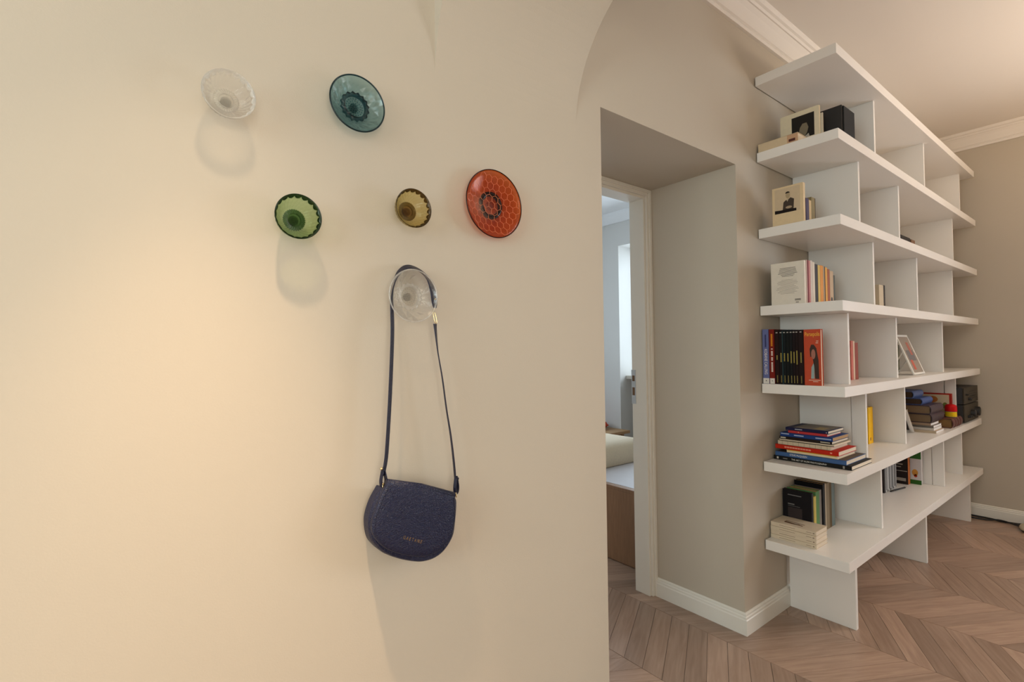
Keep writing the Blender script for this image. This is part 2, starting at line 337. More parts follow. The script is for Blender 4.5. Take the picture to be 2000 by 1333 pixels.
for ci in range(-12, 7):
    xa = X0C + ci * CW; sg = 1 if ci % 2 else -1   # column left of the peak at x=2.945 rises, the next one falls
    for k in range(int((BY - YF) / PH) + 6):
        yc = YF - 0.2 + k * PH; xc = xa + CW / 2
        if xc < XL or xc > XW + 0.25 or yc > BY: continue
        cells.append((seen(xc, yc), xc, yc, sg))
vis = sorted([c for c in cells if c[0] is not None])
print('planks in view', len(vis))
near = set((c[1], c[2]) for c in vis[:298]); far = MB()
for dd, xc, yc, sg in cells:
    me, a = PM[sg]
    if (xc, yc) in near:
        o = bpy.data.objects.new('plank', me); C.objects.link(o); o.parent = fl; o.location = (xc, yc, random.uniform(-0.0003, 0.0001)); o.rotation_euler = (0, 0, a)
    else:
        R2 = Matrix.Rotation(a, 3, 'Z'); far.add([R2 @ v.co + Vector((xc, yc, -0.0003)) for v in me.vertices], [list(p.vertices) for p in me.polygons])
fo = obj('plank_field', far, PLANK, fl); fo['kind'] = 'stuff'

# ================================================================== BOOKCASE
ZB, PT, TH, XS0, XS1, DEP = 0.3288, 0.3657, 0.0442, 2.3934, 5.0025, 0.3495
ZT = [ZB + k * PT + TH for k in range(7)]
bc = thing('bookcase', 'tall white open bookcase with seven long shelves and staggered dividers beside the doorway', 'bookcase', ((XS0 + XS1) / 2, -DEP / 2, 0))
for k in range(7): obj('shelf', MB().box(XS0, XS1, -DEP, -0.005, ZB + k * PT, ZT[k]), SHELF, bc, bevel=0.0012)
DIV = {5: (3.022, 3.907, 4.812), 4: (2.781, 3.384, 4.569), 3: (2.955, 3.692, 4.524), 2: (2.600, 3.284, 4.221), 1: (2.800, 3.396, 4.526), 0: (2.983, 4.167, 4.650)}
for k, xs in DIV.items():
    for i, x in enumerate(xs):
        z0, z1 = ZT[k], ZB + (k + 1) * PT
        if (k, i) in ((1, 0), (1, 2), (0, 1)):   # these have a separate front strip with an open joint
            dv = obj('divider', MB().box(x - 0.010, x + 0.010, -0.238, -0.007, z0, z1), SHELF, bc)
            obj('front_strip', MB().box(x - 0.010, x + 0.010, -0.300, -0.243, z0, z1), SHELF, dv, bevel=0.0008)
        else: obj('divider', MB().box(x - 0.010, x + 0.010, -0.300, -0.007, z0, z1), SHELF, bc, bevel=0.0008)
for x in (2.6213, 3.7408, 4.8604): obj('leg', MB().box(x - 0.012, x + 0.012, -0.2985, -0.0165, 0, ZB), SHELF, bc, bevel=0.0008)

# ================================================================== BOOKS
NX = ((0, 0, -1), (0, -1, 0)); HX = ((0, -1, 0), (0, 0, 1))     # text directions on faces that look along -x
def book(name, label, b, spine, tn, col, pages=None, cat='book', group=None, ct=0.0018, rough=0.42, spine_col=None):
    """b = (x0,x1,y0,y1,z0,z1); spine = side the spine is on ('-x','-y','+x','+y'); tn = thickness axis (0,1,2)"""
    lo = [b[0], b[2], b[4]]; hi = [b[1], b[3], b[5]]; sa = 'xyz'.index(spine[1]); neg = spine[0] == '-'
    t = thing(name, label, cat, ((b[0] + b[1]) / 2, (b[2] + b[3]) / 2, b[4]), group)
    cm = cmat(col, rough) if isinstance(col, tuple) else col; ct = min(ct, (hi[tn] - lo[tn]) * 0.16)
    cov = MB()
    def bx(l, h): cov.box(l[0], h[0], l[1], h[1], l[2], h[2])
    l = lo[:]; h = hi[:]; h[tn] = lo[tn] + ct; bx(l, h)
    l = lo[:]; h = hi[:]; l[tn] = hi[tn] - ct; bx(l, h)
    obj('cover', cov, cm, t, bevel=0.0004)
    l = lo[:]; h = hi[:]
    if neg: h[sa] = lo[sa] + ct
    else: l[sa] = hi[sa] - ct
    sm = cm if spine_col is None else cmat(spine_col, rough)
    l[tn] += ct * 0.2; h[tn] -= ct * 0.2
    obj('spine', MB().box(l[0], h[0], l[1], h[1], l[2], h[2]), sm, t, bevel=0.0004)
    l = lo[:]; h = hi[:]; l[tn] += ct; h[tn] -= ct
    for ax in range(3):
        if ax == tn: continue
        if ax == sa:
            if neg: l[ax] += ct; h[ax] -= 0.003
            else: l[ax] += 0.003; h[ax] -= ct
        elif ax == 2: l[ax] += 0.0; h[ax] -= 0.003
        else: l[ax] += 0.002; h[ax] -= 0.002
    obj('pages', MB().box(l[0], h[0], l[1], h[1], l[2], h[2]), pages or PAGE, t)
    return t
def slab(parent, name, b, col, rough=0.45):
    return obj(name, MB().box(*b), cmat(col, rough) if isinstance(col, tuple) else col, parent)
def bars(parent, name, x, rows, col, t=0.0004):
    """small print on a face that looks along -x: rows of (y0, y1, z0, z1)"""
    mb = MB()
    for y0, y1, z0, z1 in rows: mb.box(x - t, x + 0.0001, y0, y1, z0, z1)
    o = obj(name, mb, cmat(col, 0.6), parent); o['kind'] = 'stuff'; return o
def shape(parent, name, x, pts, col, t=0.0005, rough=0.5):
    """flat print on a face that looks along -x; pts are (y, z)"""
    return obj(name, MB().prism(pts, lambda u, v, w_: (w_, u, v), x - t, x + 0.0001), cmat(col, rough), parent)
def oval(cy, cz, ry, rz, n=20, a0=0, a1=math.tau): return [(cy + ry * math.cos(a0 + (a1 - a0) * k / n), cz + rz * math.sin(a0 + (a1 - a0) * k / n)) for k in range(n)]

# ---- lowest shelf
z = ZT[0]
names4 = ['bottom paperback of the cream stack on the lowest shelf', 'cream paperback second from bottom in the lowest shelf stack', 'cream paperback second from top in the lowest shelf stack', 'top paperback of the cream stack, brown sketch on its cover']
for i in range(4):
    x = 2.445 + (0, 0.0015, -0.0005, 0.002)[i]; zz = z + i * 0.0192
    t = book('paperback', names4[i], (x, x + 0.125, -0.205 + 0.001 * (i % 2), -0.006, zz, zz + 0.0188), '-x', 2, (214, 198, 174), mat('cream_pages', lin((220, 204, 182)), 0.8, var=0.05), group='cream paperbacks stacked on the lowest shelf', ct=0.0012)
    bars(t, 'print', x, [(-0.185, -0.163, zz + 0.0085, zz + 0.0105), (-0.197, -0.190, zz + 0.007, zz + 0.012), (-0.115, -0.045, zz + 0.0085, zz + 0.0103)], (150, 130, 112))
    if i == 3:
        zt = zz + 0.0188; q = MB()
        def strip(path, wd): q.ribbon(path, [(wd, 0, 0)] * len(path), 0.0006)
        strip([(2.487, -0.052, zt), (2.483, -0.085, zt), (2.486, -0.118, zt)], 0.006); strip([(2.507, -0.050, zt), (2.505, -0.09, zt), (2.501, -0.135, zt)], 0.003); strip([(2.494, -0.05, zt), (2.480, -0.135, zt)], 0.004)
        obj('cover_sketch', q, cmat((104, 66, 42), 0.6), t)
row = [(2.576, 2.592, -0.137, 0.582, (26, 24, 27), 'black paperback standing behind the cream stack, dark photo cover'),
       (2.5925, 2.600, -0.135, 0.578, (108, 104, 116), 'thin lilac-grey booklet between black and yellow books on lowest shelf'),
       (2.601, 2.625, -0.138, 0.562, (205, 180, 96), 'pale yellow spine book on the lowest shelf'),
       (2.6255, 2.667, -0.136, 0.580, (92, 132, 82), 'green spine book on the lowest shelf beside the yellow one'),
       (2.668, 2.705, -0.132, 0.578, (128, 120, 112), 'grey spine book right of the green one on lowest shelf'),
       (2.7065, 2.732, -0.137, 0.602, (22, 20, 22), 'taller black book with brown page edges on lowest shelf'),
       (2.733, 2.754, -0.135, 0.600, (176, 160, 136), 'narrow cream spine book right of the tall black book'),
       (2.755, 2.790, -0.135, 0.598, (140, 124, 100), 'taupe spine book on the lowest shelf'),
       (2.791, 2.820, -0.134, 0.598, (110, 92, 66), 'brown spine book left of the blue-grey one, lowest shelf'),
       (2.823, 2.862, -0.133, 0.600, (128, 146, 150), 'blue-grey spine book ending the lowest shelf row')]
for x0, x1, y0, zt, col, lb in row:
    t = book('book', lb, (x0, x1, y0, -0.006, z, zt), '-y', 0, col, PAGEOLD)
    if x0 == 2.576:
        shape(t, 'cover_photo', x0, [(-0.03, z + 0.02), (-0.095, z + 0.02), (-0.095, z + 0.125), (-0.03, z + 0.125)], (58, 50, 50), rough=0.35)
        bars(t, 'print', x0, [(-0.092, -0.03, z + 0.182, z + 0.186), (-0.06, -0.03, z + 0.138, z + 0.143), (-0.085, -0.03, z + 0.131, z + 0.1325)], (120, 118, 116))
for i in range(9):
    x0 = 3.700 + i * 0.0262; g = [(58, 52, 54), (196, 198, 196), (120, 118, 116), (210, 212, 210), (74, 64, 62), (180, 184, 184), (96, 90, 92), (206, 206, 204), (140, 136, 132)][i]
    t = thing('disc_case', '%s disc case from the left in the grey row, lowest shelf' % ('first', 'second', 'third', 'fourth', 'fifth', 'sixth', 'seventh', 'eighth', 'ninth')[i], 'disc case', (x0 + 0.0125, -0.058, z), 'disc cases on the lowest shelf')
    obj('case', MB().box(x0, x0 + 0.0245, -0.108, -0.010, z, z + 0.19), cmat(g, 0.2), t, bevel=0.001)
    obj('paper_inlay', MB().box(x0 + 0.004, x0 + 0.0205, -0.1086, -0.1078, z + 0.012, z + 0.18), cmat(((i * 53) % 120 + 90, (i * 53) % 120 + 90, (i * 53) % 120 + 92), 0.3), t)
pn = thing('pen', 'slim black pen lying on the lowest shelf before the disc cases', 'pen', (3.85, -0.14, z))
obj('barrel', MB().tube([(3.76, -0.122, z + 0.005), (3.93, -0.152, z + 0.005)], 0.005, 10), BLACKP, pn, smooth=True)
obj('tip', MB().tube([(3.93, -0.152, z + 0.005), (3.95, -0.1555, z + 0.005)], [0.004, 0.001], 10), CHROME, pn, smooth=True)
t = book('book', 'dark hardback with orange spine on the lowest shelf', (4.040, 4.088, -0.142, -0.006, z, z + 0.23), '-y', 0, (50, 40, 38), spine_col=(186, 108, 56))
bars(t, 'print', 4.040, [(-0.115, -0.045, z + 0.125, z + 0.132), (-0.105, -0.03, z + 0.108, z + 0.114), (-0.138, -0.02, z + 0.083, z + 0.087), (-0.13, -0.04, z + 0.02, z + 0.04)], (168, 158, 148))
t = book('book', 'white picture book with green bands against the lowest shelf divider', (4.096, 4.136, -0.198, -0.006, z, z + 0.24), '-y', 0, (214, 212, 214))
slab(t, 'cover_band', (4.0954, 4.0961, -0.198, -0.006, z, z + 0.028), (54, 104, 42)); slab(t, 'cover_band', (4.0954, 4.0961, -0.198, -0.006, z + 0.165, z + 0.24), (60, 112, 54))
shape(t, 'cover_print', 4.096, oval(-0.165, z + 0.075, 0.016, 0.022, 14), (206, 150, 72)); shape(t, 'cover_print', 4.096, oval(-0.168, z + 0.055, 0.009, 0.010, 12), (190, 66, 36))

# ---- second shelf: stack of ten at the end
z = ZT[1]
stack = [(0.0190, -0.337, -0.009, 2.735, (30, 29, 27), 'black hardback at the bottom of the tall mixed stack, white capitals on spine'),
         (0.0205, -0.317, -0.017, 2.725, (66, 96, 142), 'blue art book second from bottom of the mixed stack'),
         (0.0140, -0.282, -0.068, 2.700, (222, 204, 170), 'cream book under the red one in the mixed stack'),
         (0.0205, -0.288, -0.018, 2.700, (188, 40, 22), 'bright red hardback in the middle of the mixed stack'),
         (0.0190, -0.256, -0.029, 2.690, (200, 184, 158), 'cream book with fine vertical lines above the red hardback'),
         (0.0080, -0.270, -0.036, 2.685, (206, 190, 166), 'thin white booklet above the lined cream book in the stack'),
         (0.0135, -0.262, -0.037, 2.680, (40, 30, 24), 'dark brown paperback under the blue one in the stack'),
         (0.0185, -0.266, -0.042, 2.672, (34, 62, 122), 'royal blue paperback with tan pages high in the stack'),
         (0.0125, -0.243, -0.077, 2.650, (186, 58, 62), 'rose red booklet second from top of the stack'),
         (0.0140, -0.248, -0.066, 2.668, (32, 32, 66), 'navy book with landscape photo topping the mixed stack')]
zz = z
for i, (th, y0, y1, x1, col, lb) in enumerate(stack):
    x0 = 2.4855 + (0, 0.001, 0.004, 0, 0.003, 0.001, 0.002, 0, 0.003, 0.001)[i]
    t = book('book', lb, (x0, x1, y0, y1, zz, zz + th - 0.0003), '-x', 2, col, PAGEOLD if i == 7 else PAGE)
    cz = zz + th / 2
    W = cmat((226, 222, 214), 0.5)
    if i == 0:
        text(t, 'title', 'THE ART OF NUDE PHOTOGRAPHY', (x0, -0.165, cz), *HX, 0.150, 0.0075, W)
        slab(t, 'emblem', (x0 - 0.0006, x0, -0.032, -0.024, cz - 0.005, cz + 0.005), (206, 200, 190)); bars(t, 'print', x0, [(-0.072, -0.052, cz - 0.002, cz + 0.001), (-0.310, -0.303, cz - 0.006, cz + 0.006)], (150, 146, 138))
    if i == 1:
        text(t, 'title', 'STEVE McQUEEN', (x0, -0.120, cz), *HX, 0.075, 0.0105, W)
        shape_top = MB().box(x0 + 0.004, x1 - 0.004, y0 + 0.004, y1 - 0.004, zz + th - 0.0006, zz + th - 0.0002); obj('cover_photo', shape_top, cmat((92, 78, 66), 0.3), t)
    if i == 2: slab(t, 'yellow_band', (x0 - 0.0005, x1 - 0.01, y0 + 0.004, y1 - 0.002, zz + th - 0.0045, zz + th - 0.0001), (206, 164, 60))
    if i == 3: bars(t, 'print', x0, [(-0.060 - k * 0.0117 - 0.010, -0.060 - k * 0.0117, cz - 0.003, cz + 0.0035) for k in range(10)] + [(-0.262, -0.254, cz - 0.003, cz + 0.003)], (226, 150, 126))
    if i == 4: bars(t, 'print', x0, [(-0.05 - k * 0.024, -0.0492 - k * 0.024, zz + 0.001, zz + th - 0.001) for k in range(9)], (120, 104, 90))
    if i == 5: slab(t, 'dark_edge', (x0 - 0.0005, x0 + 0.002, y0, y1, zz - 0.0002, zz + 0.0022), (36, 32, 26))
    if i == 6: bars(t, 'print', x0, [(-0.066, -0.042, cz - 0.003, cz + 0.003), (-0.254, -0.215, cz - 0.002, cz + 0.002)], (190, 184, 168))
    if i == 7: bars(t, 'print', x0, [(-0.082, -0.046, cz + 0.001, cz + 0.006), (-0.146, -0.104, cz - 0.002, cz + 0.003), (-0.260, -0.196, cz - 0.003, cz + 0.002)], (160, 172, 200))
    if i == 8: slab(t, 'emblem', (x0 - 0.0005, x0, -0.124, -0.121, cz - 0.001, cz + 0.002), (230, 200, 150))
    if i == 9:
        bars(t, 'print', x0, [(-0.140, -0.108, cz - 0.0015, cz + 0.0025), (-0.243, -0.239, cz - 0.003, cz + 0.001)], (170, 168, 180))
        zt = zz + th - 0.0003
        obj('cover_photo', MB().box(x0 + 0.01, x1 - 0.006, y0 + 0.008, y1 - 0.03, zt - 0.0001, zt + 0.0004), cmat((110, 102, 92), 0.3), t)
        obj('cover_photo', MB().box(x0 + 0.02, x1 - 0.08, y0 + 0.03, y0 + 0.07, zt + 0.0004, zt + 0.0007), cmat((150, 132, 92), 0.3), t)
    zz += th
t = book('binder', 'bright yellow slim binder in the second bay of the second shelf', (3.235, 3.305, -0.175, -0.02, z, z + 0.200), '-y', 0, (244, 190, 8))
slab(t, 'spine_mark', (3.255, 3.27, -0.1756, -0.1748, z + 0.018, z + 0.034), (180, 120, 60))

# silver photo frame leaning with its strut
sf = thing('photo_frame', 'shiny silver photo frame leaning open on the second shelf', 'photo frame', (3.80, -0.16, z))
fr = MB()
A, B = Vector((3.868, 0, z + 0.004)), Vector((3.735, 0, z + 0.150))
tt = (B - A).normalized(); nn = Vector((-tt.z, 0, tt.x)) * 0.006
def fbar(s0, s1, y0, y1, mb):
    p = [A + tt * s0, A + tt * s1]; L = [(p[0] + nn), (p[1] + nn), (p[1] - nn), (p[0] - nn)]
    mb.loft([[Vector((q.x, y0, q.z)) for q in L], [Vector((q.x, y1, q.z)) for q in L]])
LEN = (B - A).length
fbar(0, LEN, -0.225, -0.203, fr); fbar(0, LEN, -0.112, -0.09, fr); fbar(0, 0.022, -0.203, -0.112, fr); fbar(LEN - 0.022, LEN, -0.203, -0.112, fr)
obj('frame', fr, CHROME, sf, bevel=0.002)
pb = MB(); nn = nn * 0.5; fbar(0.02, LEN - 0.02, -0.205, -0.11, pb); obj('backing', pb, cmat((60, 56, 54), 0.5), sf)
obj('strut', MB().ribbon([(3.795, -0.16, z + 0.085), (3.735, -0.16, z + 0.002)], [(0, 0.02, 0)] * 2, 0.004), CHROME, sf)

mg = [('cream covered', (186, 168, 144)), ('grey covered', (120, 112, 104)), ('white covered', (206, 198, 190)), ('tan covered', (150, 126, 104))]
pos = ['at the bottom', 'second from bottom', 'third from bottom', 'on top']
zz = z
for i in range(4):
    o_ = (0, 0.012, 0.02, 0.006)[i]; yo = (-0.318, -0.305, -0.302, -0.292)[i]
    book('magazine', '%s thick magazine %s of the pile under leather albums' % (mg[(0, 2, 1, 3)[i]][0], pos[i]), (3.918 + o_, 4.105 + o_, yo, -0.03, zz, zz + 0.0145), '-x', 2, mg[(0, 2, 1, 3)[i]][1], mat('white_pages', lin((232, 228, 226)), 0.6, var=0.03), cat='magazine', group='magazines on the second shelf', ct=0.0008)
    zz += 0.0148
def album(label, b, col, pages, ribs):
    t = thing('album', label, 'album', ((b[0] + b[1]) / 2, (b[2] + b[3]) / 2, b[4])); m_ = leather('album_leather_%02x%02x%02x' % col, lin(col), 240, 0.0005, 0.42)
    ct = 0.004; hh = (b[5] - b[4]) / 2; zc = (b[4] + b[5]) / 2
    obj('cover', MB().box(b[0], b[1], b[2] + 0.01, b[3], b[4], b[4] + ct).box(b[0], b[1], b[2] + 0.01, b[3], b[5] - ct, b[5]), m_, t, bevel=0.001)
    out = [(b[2] + 0.016 - 0.016 * math.cos(a), zc + hh * math.sin(a)) for a in [-math.pi / 2 + math.pi * k / 12 for k in range(13)]] + [(b[2] + 0.016 - 0.012 * math.cos(a), zc + (hh - ct) * math.sin(a)) for a in [math.pi / 2 - math.pi * k / 12 for k in range(13)]]
    sp_ = obj('spine', MB().prism(out, lambda u, v, w_: (w_, u, v), b[0], b[1]), m_, t, smooth=False)
    for k in range(ribs):
        xr = b[0] + (b[1] - b[0]) * (k + 1) / (ribs + 1)
        obj('raised_band', MB().tube([(xr, b[2] + 0.016 - 0.017 * math.cos(a), zc + (hh + 0.0004) * math.sin(a)) for a in [-1.4 + 2.8 * j / 10 for j in range(11)]], 0.0022, 6), m_, sp_, smooth=True)
    obj('pages', MB().box(b[0] + 0.006, b[1] - 0.006, b[2] + 0.010, b[3] - 0.006, b[4] + ct, b[5] - ct), pages, t)
    return t
ZM = zz
TANP = mat('tan_album_pages', lin((122, 98, 72)), 0.8, var=0.2, vscale=200, stretch=(1, 1, 10)); BRP = mat('brown_album_pages', lin((72, 50, 32)), 0.8, var=0.2, vscale=200)
album('purple-brown leather album lowest in the album pile', (3.925, 4.205, -0.300, -0.03, ZM, ZM + 0.054), (60, 42, 50), TANP, 0)
album('dark purple leather album second in the album pile', (3.920, 4.200, -0.298, -0.03, ZM + 0.0545, ZM + 0.1065), (66, 50, 60), TANP, 0)
album('album with a blue spine below the topmost blue one', (3.940, 4.170, -0.252, -0.03, ZM + 0.107, ZM + 0.148), (70, 92, 148), BRP, 0)
album('topmost album of the pile, slate blue spine', (3.910, 4.120, -0.216, -0.03, ZM + 0.1485, ZM + 0.192), (80, 98, 142), BRP, 0)
LB = album('reddish brown leather book with ribbed spine lying before the albums', (4.235, 4.490, -0.338, -0.05, z, z + 0.060), (98, 54, 48), mat('ochre_pages', lin((132, 96, 52)), 0.8, var=0.15), 3)
t = book('picture_book', 'picture book with red edges standing behind the red-lidded jar', (4.405, 4.425, -0.300, -0.10, z + 0.0605, z + 0.212), '+y', 0, (168, 44, 32))
slab(t, 'cover_picture', (4.4043, 4.4051, -0.287, -0.11, z + 0.070, z + 0.203), (206, 190, 160)); shape(t, 'cover_print', 4.4043, oval(-0.265, z + 0.13, 0.014, 0.022, 12), (110, 120, 60)); shape(t, 'cover_print', 4.4043, oval(-0.20, z + 0.17, 0.028, 0.022, 12), (176, 110, 54))
jr = thing('jar', 'small jar with red lid and yellow label on the ribbed leather book', 'jar', (4.366, -0.302, z + 0.0605))
def lathe(cx, cy, prof_, n=24): return MB().loft([[Vector((cx + r * math.cos(k * math.tau / n), cy + r * math.sin(k * math.tau / n), zz_)) for k in range(n)] for r, zz_ in prof_])
zj = z + 0.0605
obj('body', lathe(4.366, -0.302, [(0.027, zj), (0.030, zj + 0.002), (0.030, zj + 0.036), (0.026, zj + 0.042)]), cmat((150, 140, 120), 0.3), jr, smooth=False)
obj('label_band', lathe(4.366, -0.302, [(0.0303, zj + 0.004), (0.0306, zj + 0.005), (0.0306, zj + 0.034), (0.0303, zj + 0.035)]), cmat((224, 186, 24), 0.4), jr)
obj('lid', lathe(4.366, -0.302, [(0.0315, zj + 0.038), (0.032, zj + 0.042), (0.0315, zj + 0.068), (0.027, zj + 0.080), (0.016, zj + 0.084)]), cmat((196, 18, 22), 0.35), jr, smooth=True)
def hifi(label, z0, z1, big):
    y0 = -0.338; x0, x1 = 4.548, 4.972
    t = thing('hifi_unit', label, 'stereo', ((x0 + x1) / 2, -0.19, z0), 'hi-fi separates on the second shelf')
    obj('case', MB().box(x0, x1, y0 + 0.008, -0.05, z0 + 0.006, z1), BLACKP, t, bevel=0.002)
    obj('front_panel', MB().box(x0 + 0.001, x1 - 0.001, y0, y0 + 0.008, z0 + 0.006, z1), cmat((66, 60, 50), 0.45), t, bevel=0.003)
    for fx in (x0 + 0.03, x1 - 0.05):
        for fy in (-0.30, -0.09): obj('foot', MB().cyl((fx, fy, z0), (fx, fy, z0 + 0.006), 0.014, 12), BLACKP, t)
    zc = (z0 + z1) / 2
    ks = [(x1 - 0.22, zc - 0.004, 0.026), (x1 - 0.10, zc, 0.034), (x0 + 0.10, zc - 0.02, 0.010), (x0 + 0.14, zc - 0.02, 0.010)] if big else [(x0 + 0.13, zc - 0.022, 0.010), (x0 + 0.05, zc + 0.012, 0.006)]
    for kx, kz, kr in ks: obj('knob', MB().tube([(kx, y0, kz), (kx, y0 - 0.012 - kr * 0.35, kz), (kx, y0 - 0.014 - kr * 0.4, kz)], [kr, kr * 0.95, kr * 0.8], 20), BLACKP, t, smooth=False)
    if not big:
        for k in range(4): obj('display_slot', MB().box(x0 + 0.16, x1 - 0.05 - 0.03 * (k % 2), y0 - 0.001, y0 + 0.001, zc - 0.026 + k * 0.017, zc - 0.022 + k * 0.017), cmat((40, 36, 32), 0.3), t)
    return t
hifi('lower stereo unit with big round knobs at the second shelf end', z, z + 0.125, True)
hifi('upper stereo unit with narrow display slots, stacked at shelf end', z + 0.1255, z + 0.243, False)

# ---- third shelf: comics
z = ZT[2]; xs = 2.4045
t = book('comic_book', 'lilac blue comic book with white lettering at the wall end', (xs, xs + 0.165, -0.0355, -0.006, z, z + 0.256), '-x', 1, (104, 112, 160))
text(t, 'title', 'KOBANE CALLING', (xs, -0.021, z + 0.103), *NX, 0.118, 0.0135, cmat((232, 226, 222), 0.5)); bars(t, 'author', xs, [(-0.024, -0.017, z + 0.172 + k * 0.0054, z + 0.1765 + k * 0.0054) for k in range(11)], (56, 56, 96)); slab(t, 'publisher_label', (xs - 0.0006, xs, -0.0345, -0.007, z + 0.001, z + 0.026), (226, 220, 212)); bars(t, 'publisher_mark', xs - 0.0006, [(-0.023, -0.019, z + 0.012, z + 0.016)], (40, 36, 40))
t = book('comic_book', 'dark red comic book with orange and white lettering', (xs, xs + 0.165, -0.061, -0.0362, z, z + 0.255), '-x', 1, (122, 34, 26))
bars(t, 'author', xs, [(-0.053, -0.045, z + 0.176 + k * 0.0053, z + 0.1804 + k * 0.0053) for k in range(11)], (216, 136, 36)); bars(t, 'title', xs, [(-0.053, -0.0455, z + 0.056 + k * 0.0058, z + 0.0608 + k * 0.0058) for k in range(19) if k not in (8, 12, 17)], (222, 206, 196)); slab(t, 'publisher_label', (xs - 0.0006, xs, -0.0595, -0.0385, z + 0.001, z + 0.026), (226, 220, 212)); bars(t, 'publisher_mark', xs - 0.0006, [(-0.051, -0.047, z + 0.012, z + 0.016)], (110, 108, 104))
ys = [-0.0617, -0.0815, -0.0975, -0.112, -0.1275, -0.1403, -0.1522, -0.1648, -0.1868]
ordn = ['first', 'second', 'third', 'fourth', 'fifth', 'sixth', 'seventh', 'last']
cols = [(40, 22, 20), (30, 24, 24), (24, 30, 32), (22, 26, 26), (26, 26, 28), (32, 22, 24), (34, 22, 22), (36, 22, 22)]
for i in range(8):
    y1, y0 = ys[i] - 0.0003, ys[i + 1]; yc = (y0 + y1) / 2
    t = book('comic_book', '%s of eight black comic spines, counted from the dark red one' % ordn[i], (xs + 0.001, xs + 0.166, y0, y1, z, z + 0.252 - 0.0006 * i), '-x', 1, cols[i], group='black comic books with yellow lettering')
    L = (0.024, 0.045, 0.038, 0.040, 0.055, 0.052, 0.066, 0.050)[i]; zc = z + 0.125; n = int(L / 0.0042)
    bars(t, 'title', xs + 0.001, [(yc - 0.0024, yc + 0.0024, zc - L / 2 + k * 0.0042, zc - L / 2 + k * 0.0042 + 0.0034) for k in range(n)], (164, 150, 78))
    bars(t, 'author', xs + 0.001, [(yc - 0.0018, yc + 0.0018, z + 0.008 + k * 0.0042, z + 0.0112 + k * 0.0042) for k in range(8)], (146, 132, 74))
    bars(t, 'number', xs + 0.001, [(yc - 0.004, yc + 0.004, z + 0.236, z + 0.240)], (190, 184, 176))
    if i == 1: slab(t, 'teal_line', (xs + 0.0004, xs + 0.0012, y0, y0 + 0.002, z, z + 0.245), (56, 92, 98))
x5 = xs + 0.004
t = book('comic_book', 'orange-red comic volume with yellow title beside the black comics', (x5, x5 + 0.022, -0.2565, -0.1875, z, z + 0.248), '+y', 0, (190, 78, 52))
text(t, 'title', 'Persepolis', (x5, -0.2225, z + 0.224), *HX, 0.060, 0.024, cmat((236, 184, 70), 0.5))
shape(t, 'cover_print', x5, [(-0.247, z + 0.03), (-0.231, z + 0.03), (-0.228, z + 0.085), (-0.221, z + 0.13), (-0.213, z + 0.125), (-0.211, z + 0.16), (-0.2175, z + 0.18), (-0.228, z + 0.18), (-0.238, z + 0.165), (-0.246, z + 0.11)], (66, 52, 46))
shape(t, 'cover_print', x5 - 0.0004, oval(-0.2255, z + 0.138, 0.0085, 0.022, 16), (166, 112, 96)); shape(t, 'cover_print', x5, [(-0.2285, z + 0.03), (-0.2145, z + 0.03), (-0.217, z + 0.08), (-0.2285, z + 0.105)], (150, 168, 166))
bars(t, 'print', x5, [(-0.247, -0.238, z + 0.194, z + 0.197), (-0.246, -0.236, z + 0.186, z + 0.189), (-0.252, -0.205, z + 0.022, z + 0.0245), (-0.243, -0.222, z + 0.016, z + 0.0185)], (226, 196, 176))
for i, (x0, x1, col, lb, hh) in enumerate([(2.930, 2.958, (196, 104, 88), 'coral spine book in the second bay of the third shelf', 0.20), (2.959, 2.982, (214, 186, 160), 'cream spine book between two red ones on the third shelf', 0.198), (2.984, 3.026, (142, 62, 42), 'rust brown spine book in the second bay of the third shelf', 0.190)]):
    book('book', lb, (x0, x1, -0.20, -0.05, z, z + hh), '-y', 0, col)
pf = thing('photo_frame', 'white easel photo frame leaning back on the third shelf', 'photo frame', (3.71, -0.25, z))
fA, fB = Vector((0, -0.293, z + 0.003)), Vector((0, -0.208, z + 0.236)); ft = (fB - fA).normalized(); fn = Vector((0, ft.z, -ft.y)) * 0.004; FL = (fB - fA).length
def pbar(x0, x1, s0, s1, off, th_, mb):
    L = [fA + ft * s0 - fn * (th_ + off), fA + ft * s1 - fn * (th_ + off), fA + ft * s1 + fn * (th_ - off), fA + ft * s0 + fn * (th_ - off)]
    mb.loft([[Vector((x0, q.y, q.z)) for q in L], [Vector((x1, q.y, q.z)) for q in L]])
mb = MB(); pbar(3.605, 3.617, 0, FL, 0, 1, mb); pbar(3.805, 3.817, 0, FL, 0, 1, mb); pbar(3.617, 3.805, 0, 0.012, 0, 1, mb); pbar(3.617, 3.805, FL - 0.012, FL, 0, 1, mb)
obj('frame', mb, TRIM, pf, bevel=0.001)
mb = MB(); pbar(3.617, 3.805, 0.012, FL - 0.012, 0, 0.5, mb); obj('photo', mb, cmat((150, 136, 122), 0.2), pf)
mb = MB(); pbar(3.66, 3.70, 0.03, 0.09, 0.45, 0.2, mb); obj('photo_patch', mb, cmat((190, 96, 76), 0.3), pf)
mb = MB(); pbar(3.72, 3.76, 0.12, 0.20, 0.45, 0.2, mb); obj('photo_patch', mb, cmat((172, 100, 84), 0.3), pf)
mb = MB(); pbar(3.65, 3.78, 0.085, 0.15, 0.42, 0.2, mb); obj('photo_patch', mb, cmat((112, 108, 108), 0.3), pf)
for xx in (3.612, 3.80): obj('easel_leg', MB().tube([(xx, -0.245, z + 0.14), (xx, -0.165, z + 0.003)], 0.0035, 8), TRIM, pf)
obj('easel_bar', MB().tube([(3.612, -0.165, z + 0.0035), (3.80, -0.165, z + 0.0035)], 0.0035, 8), TRIM, pf)
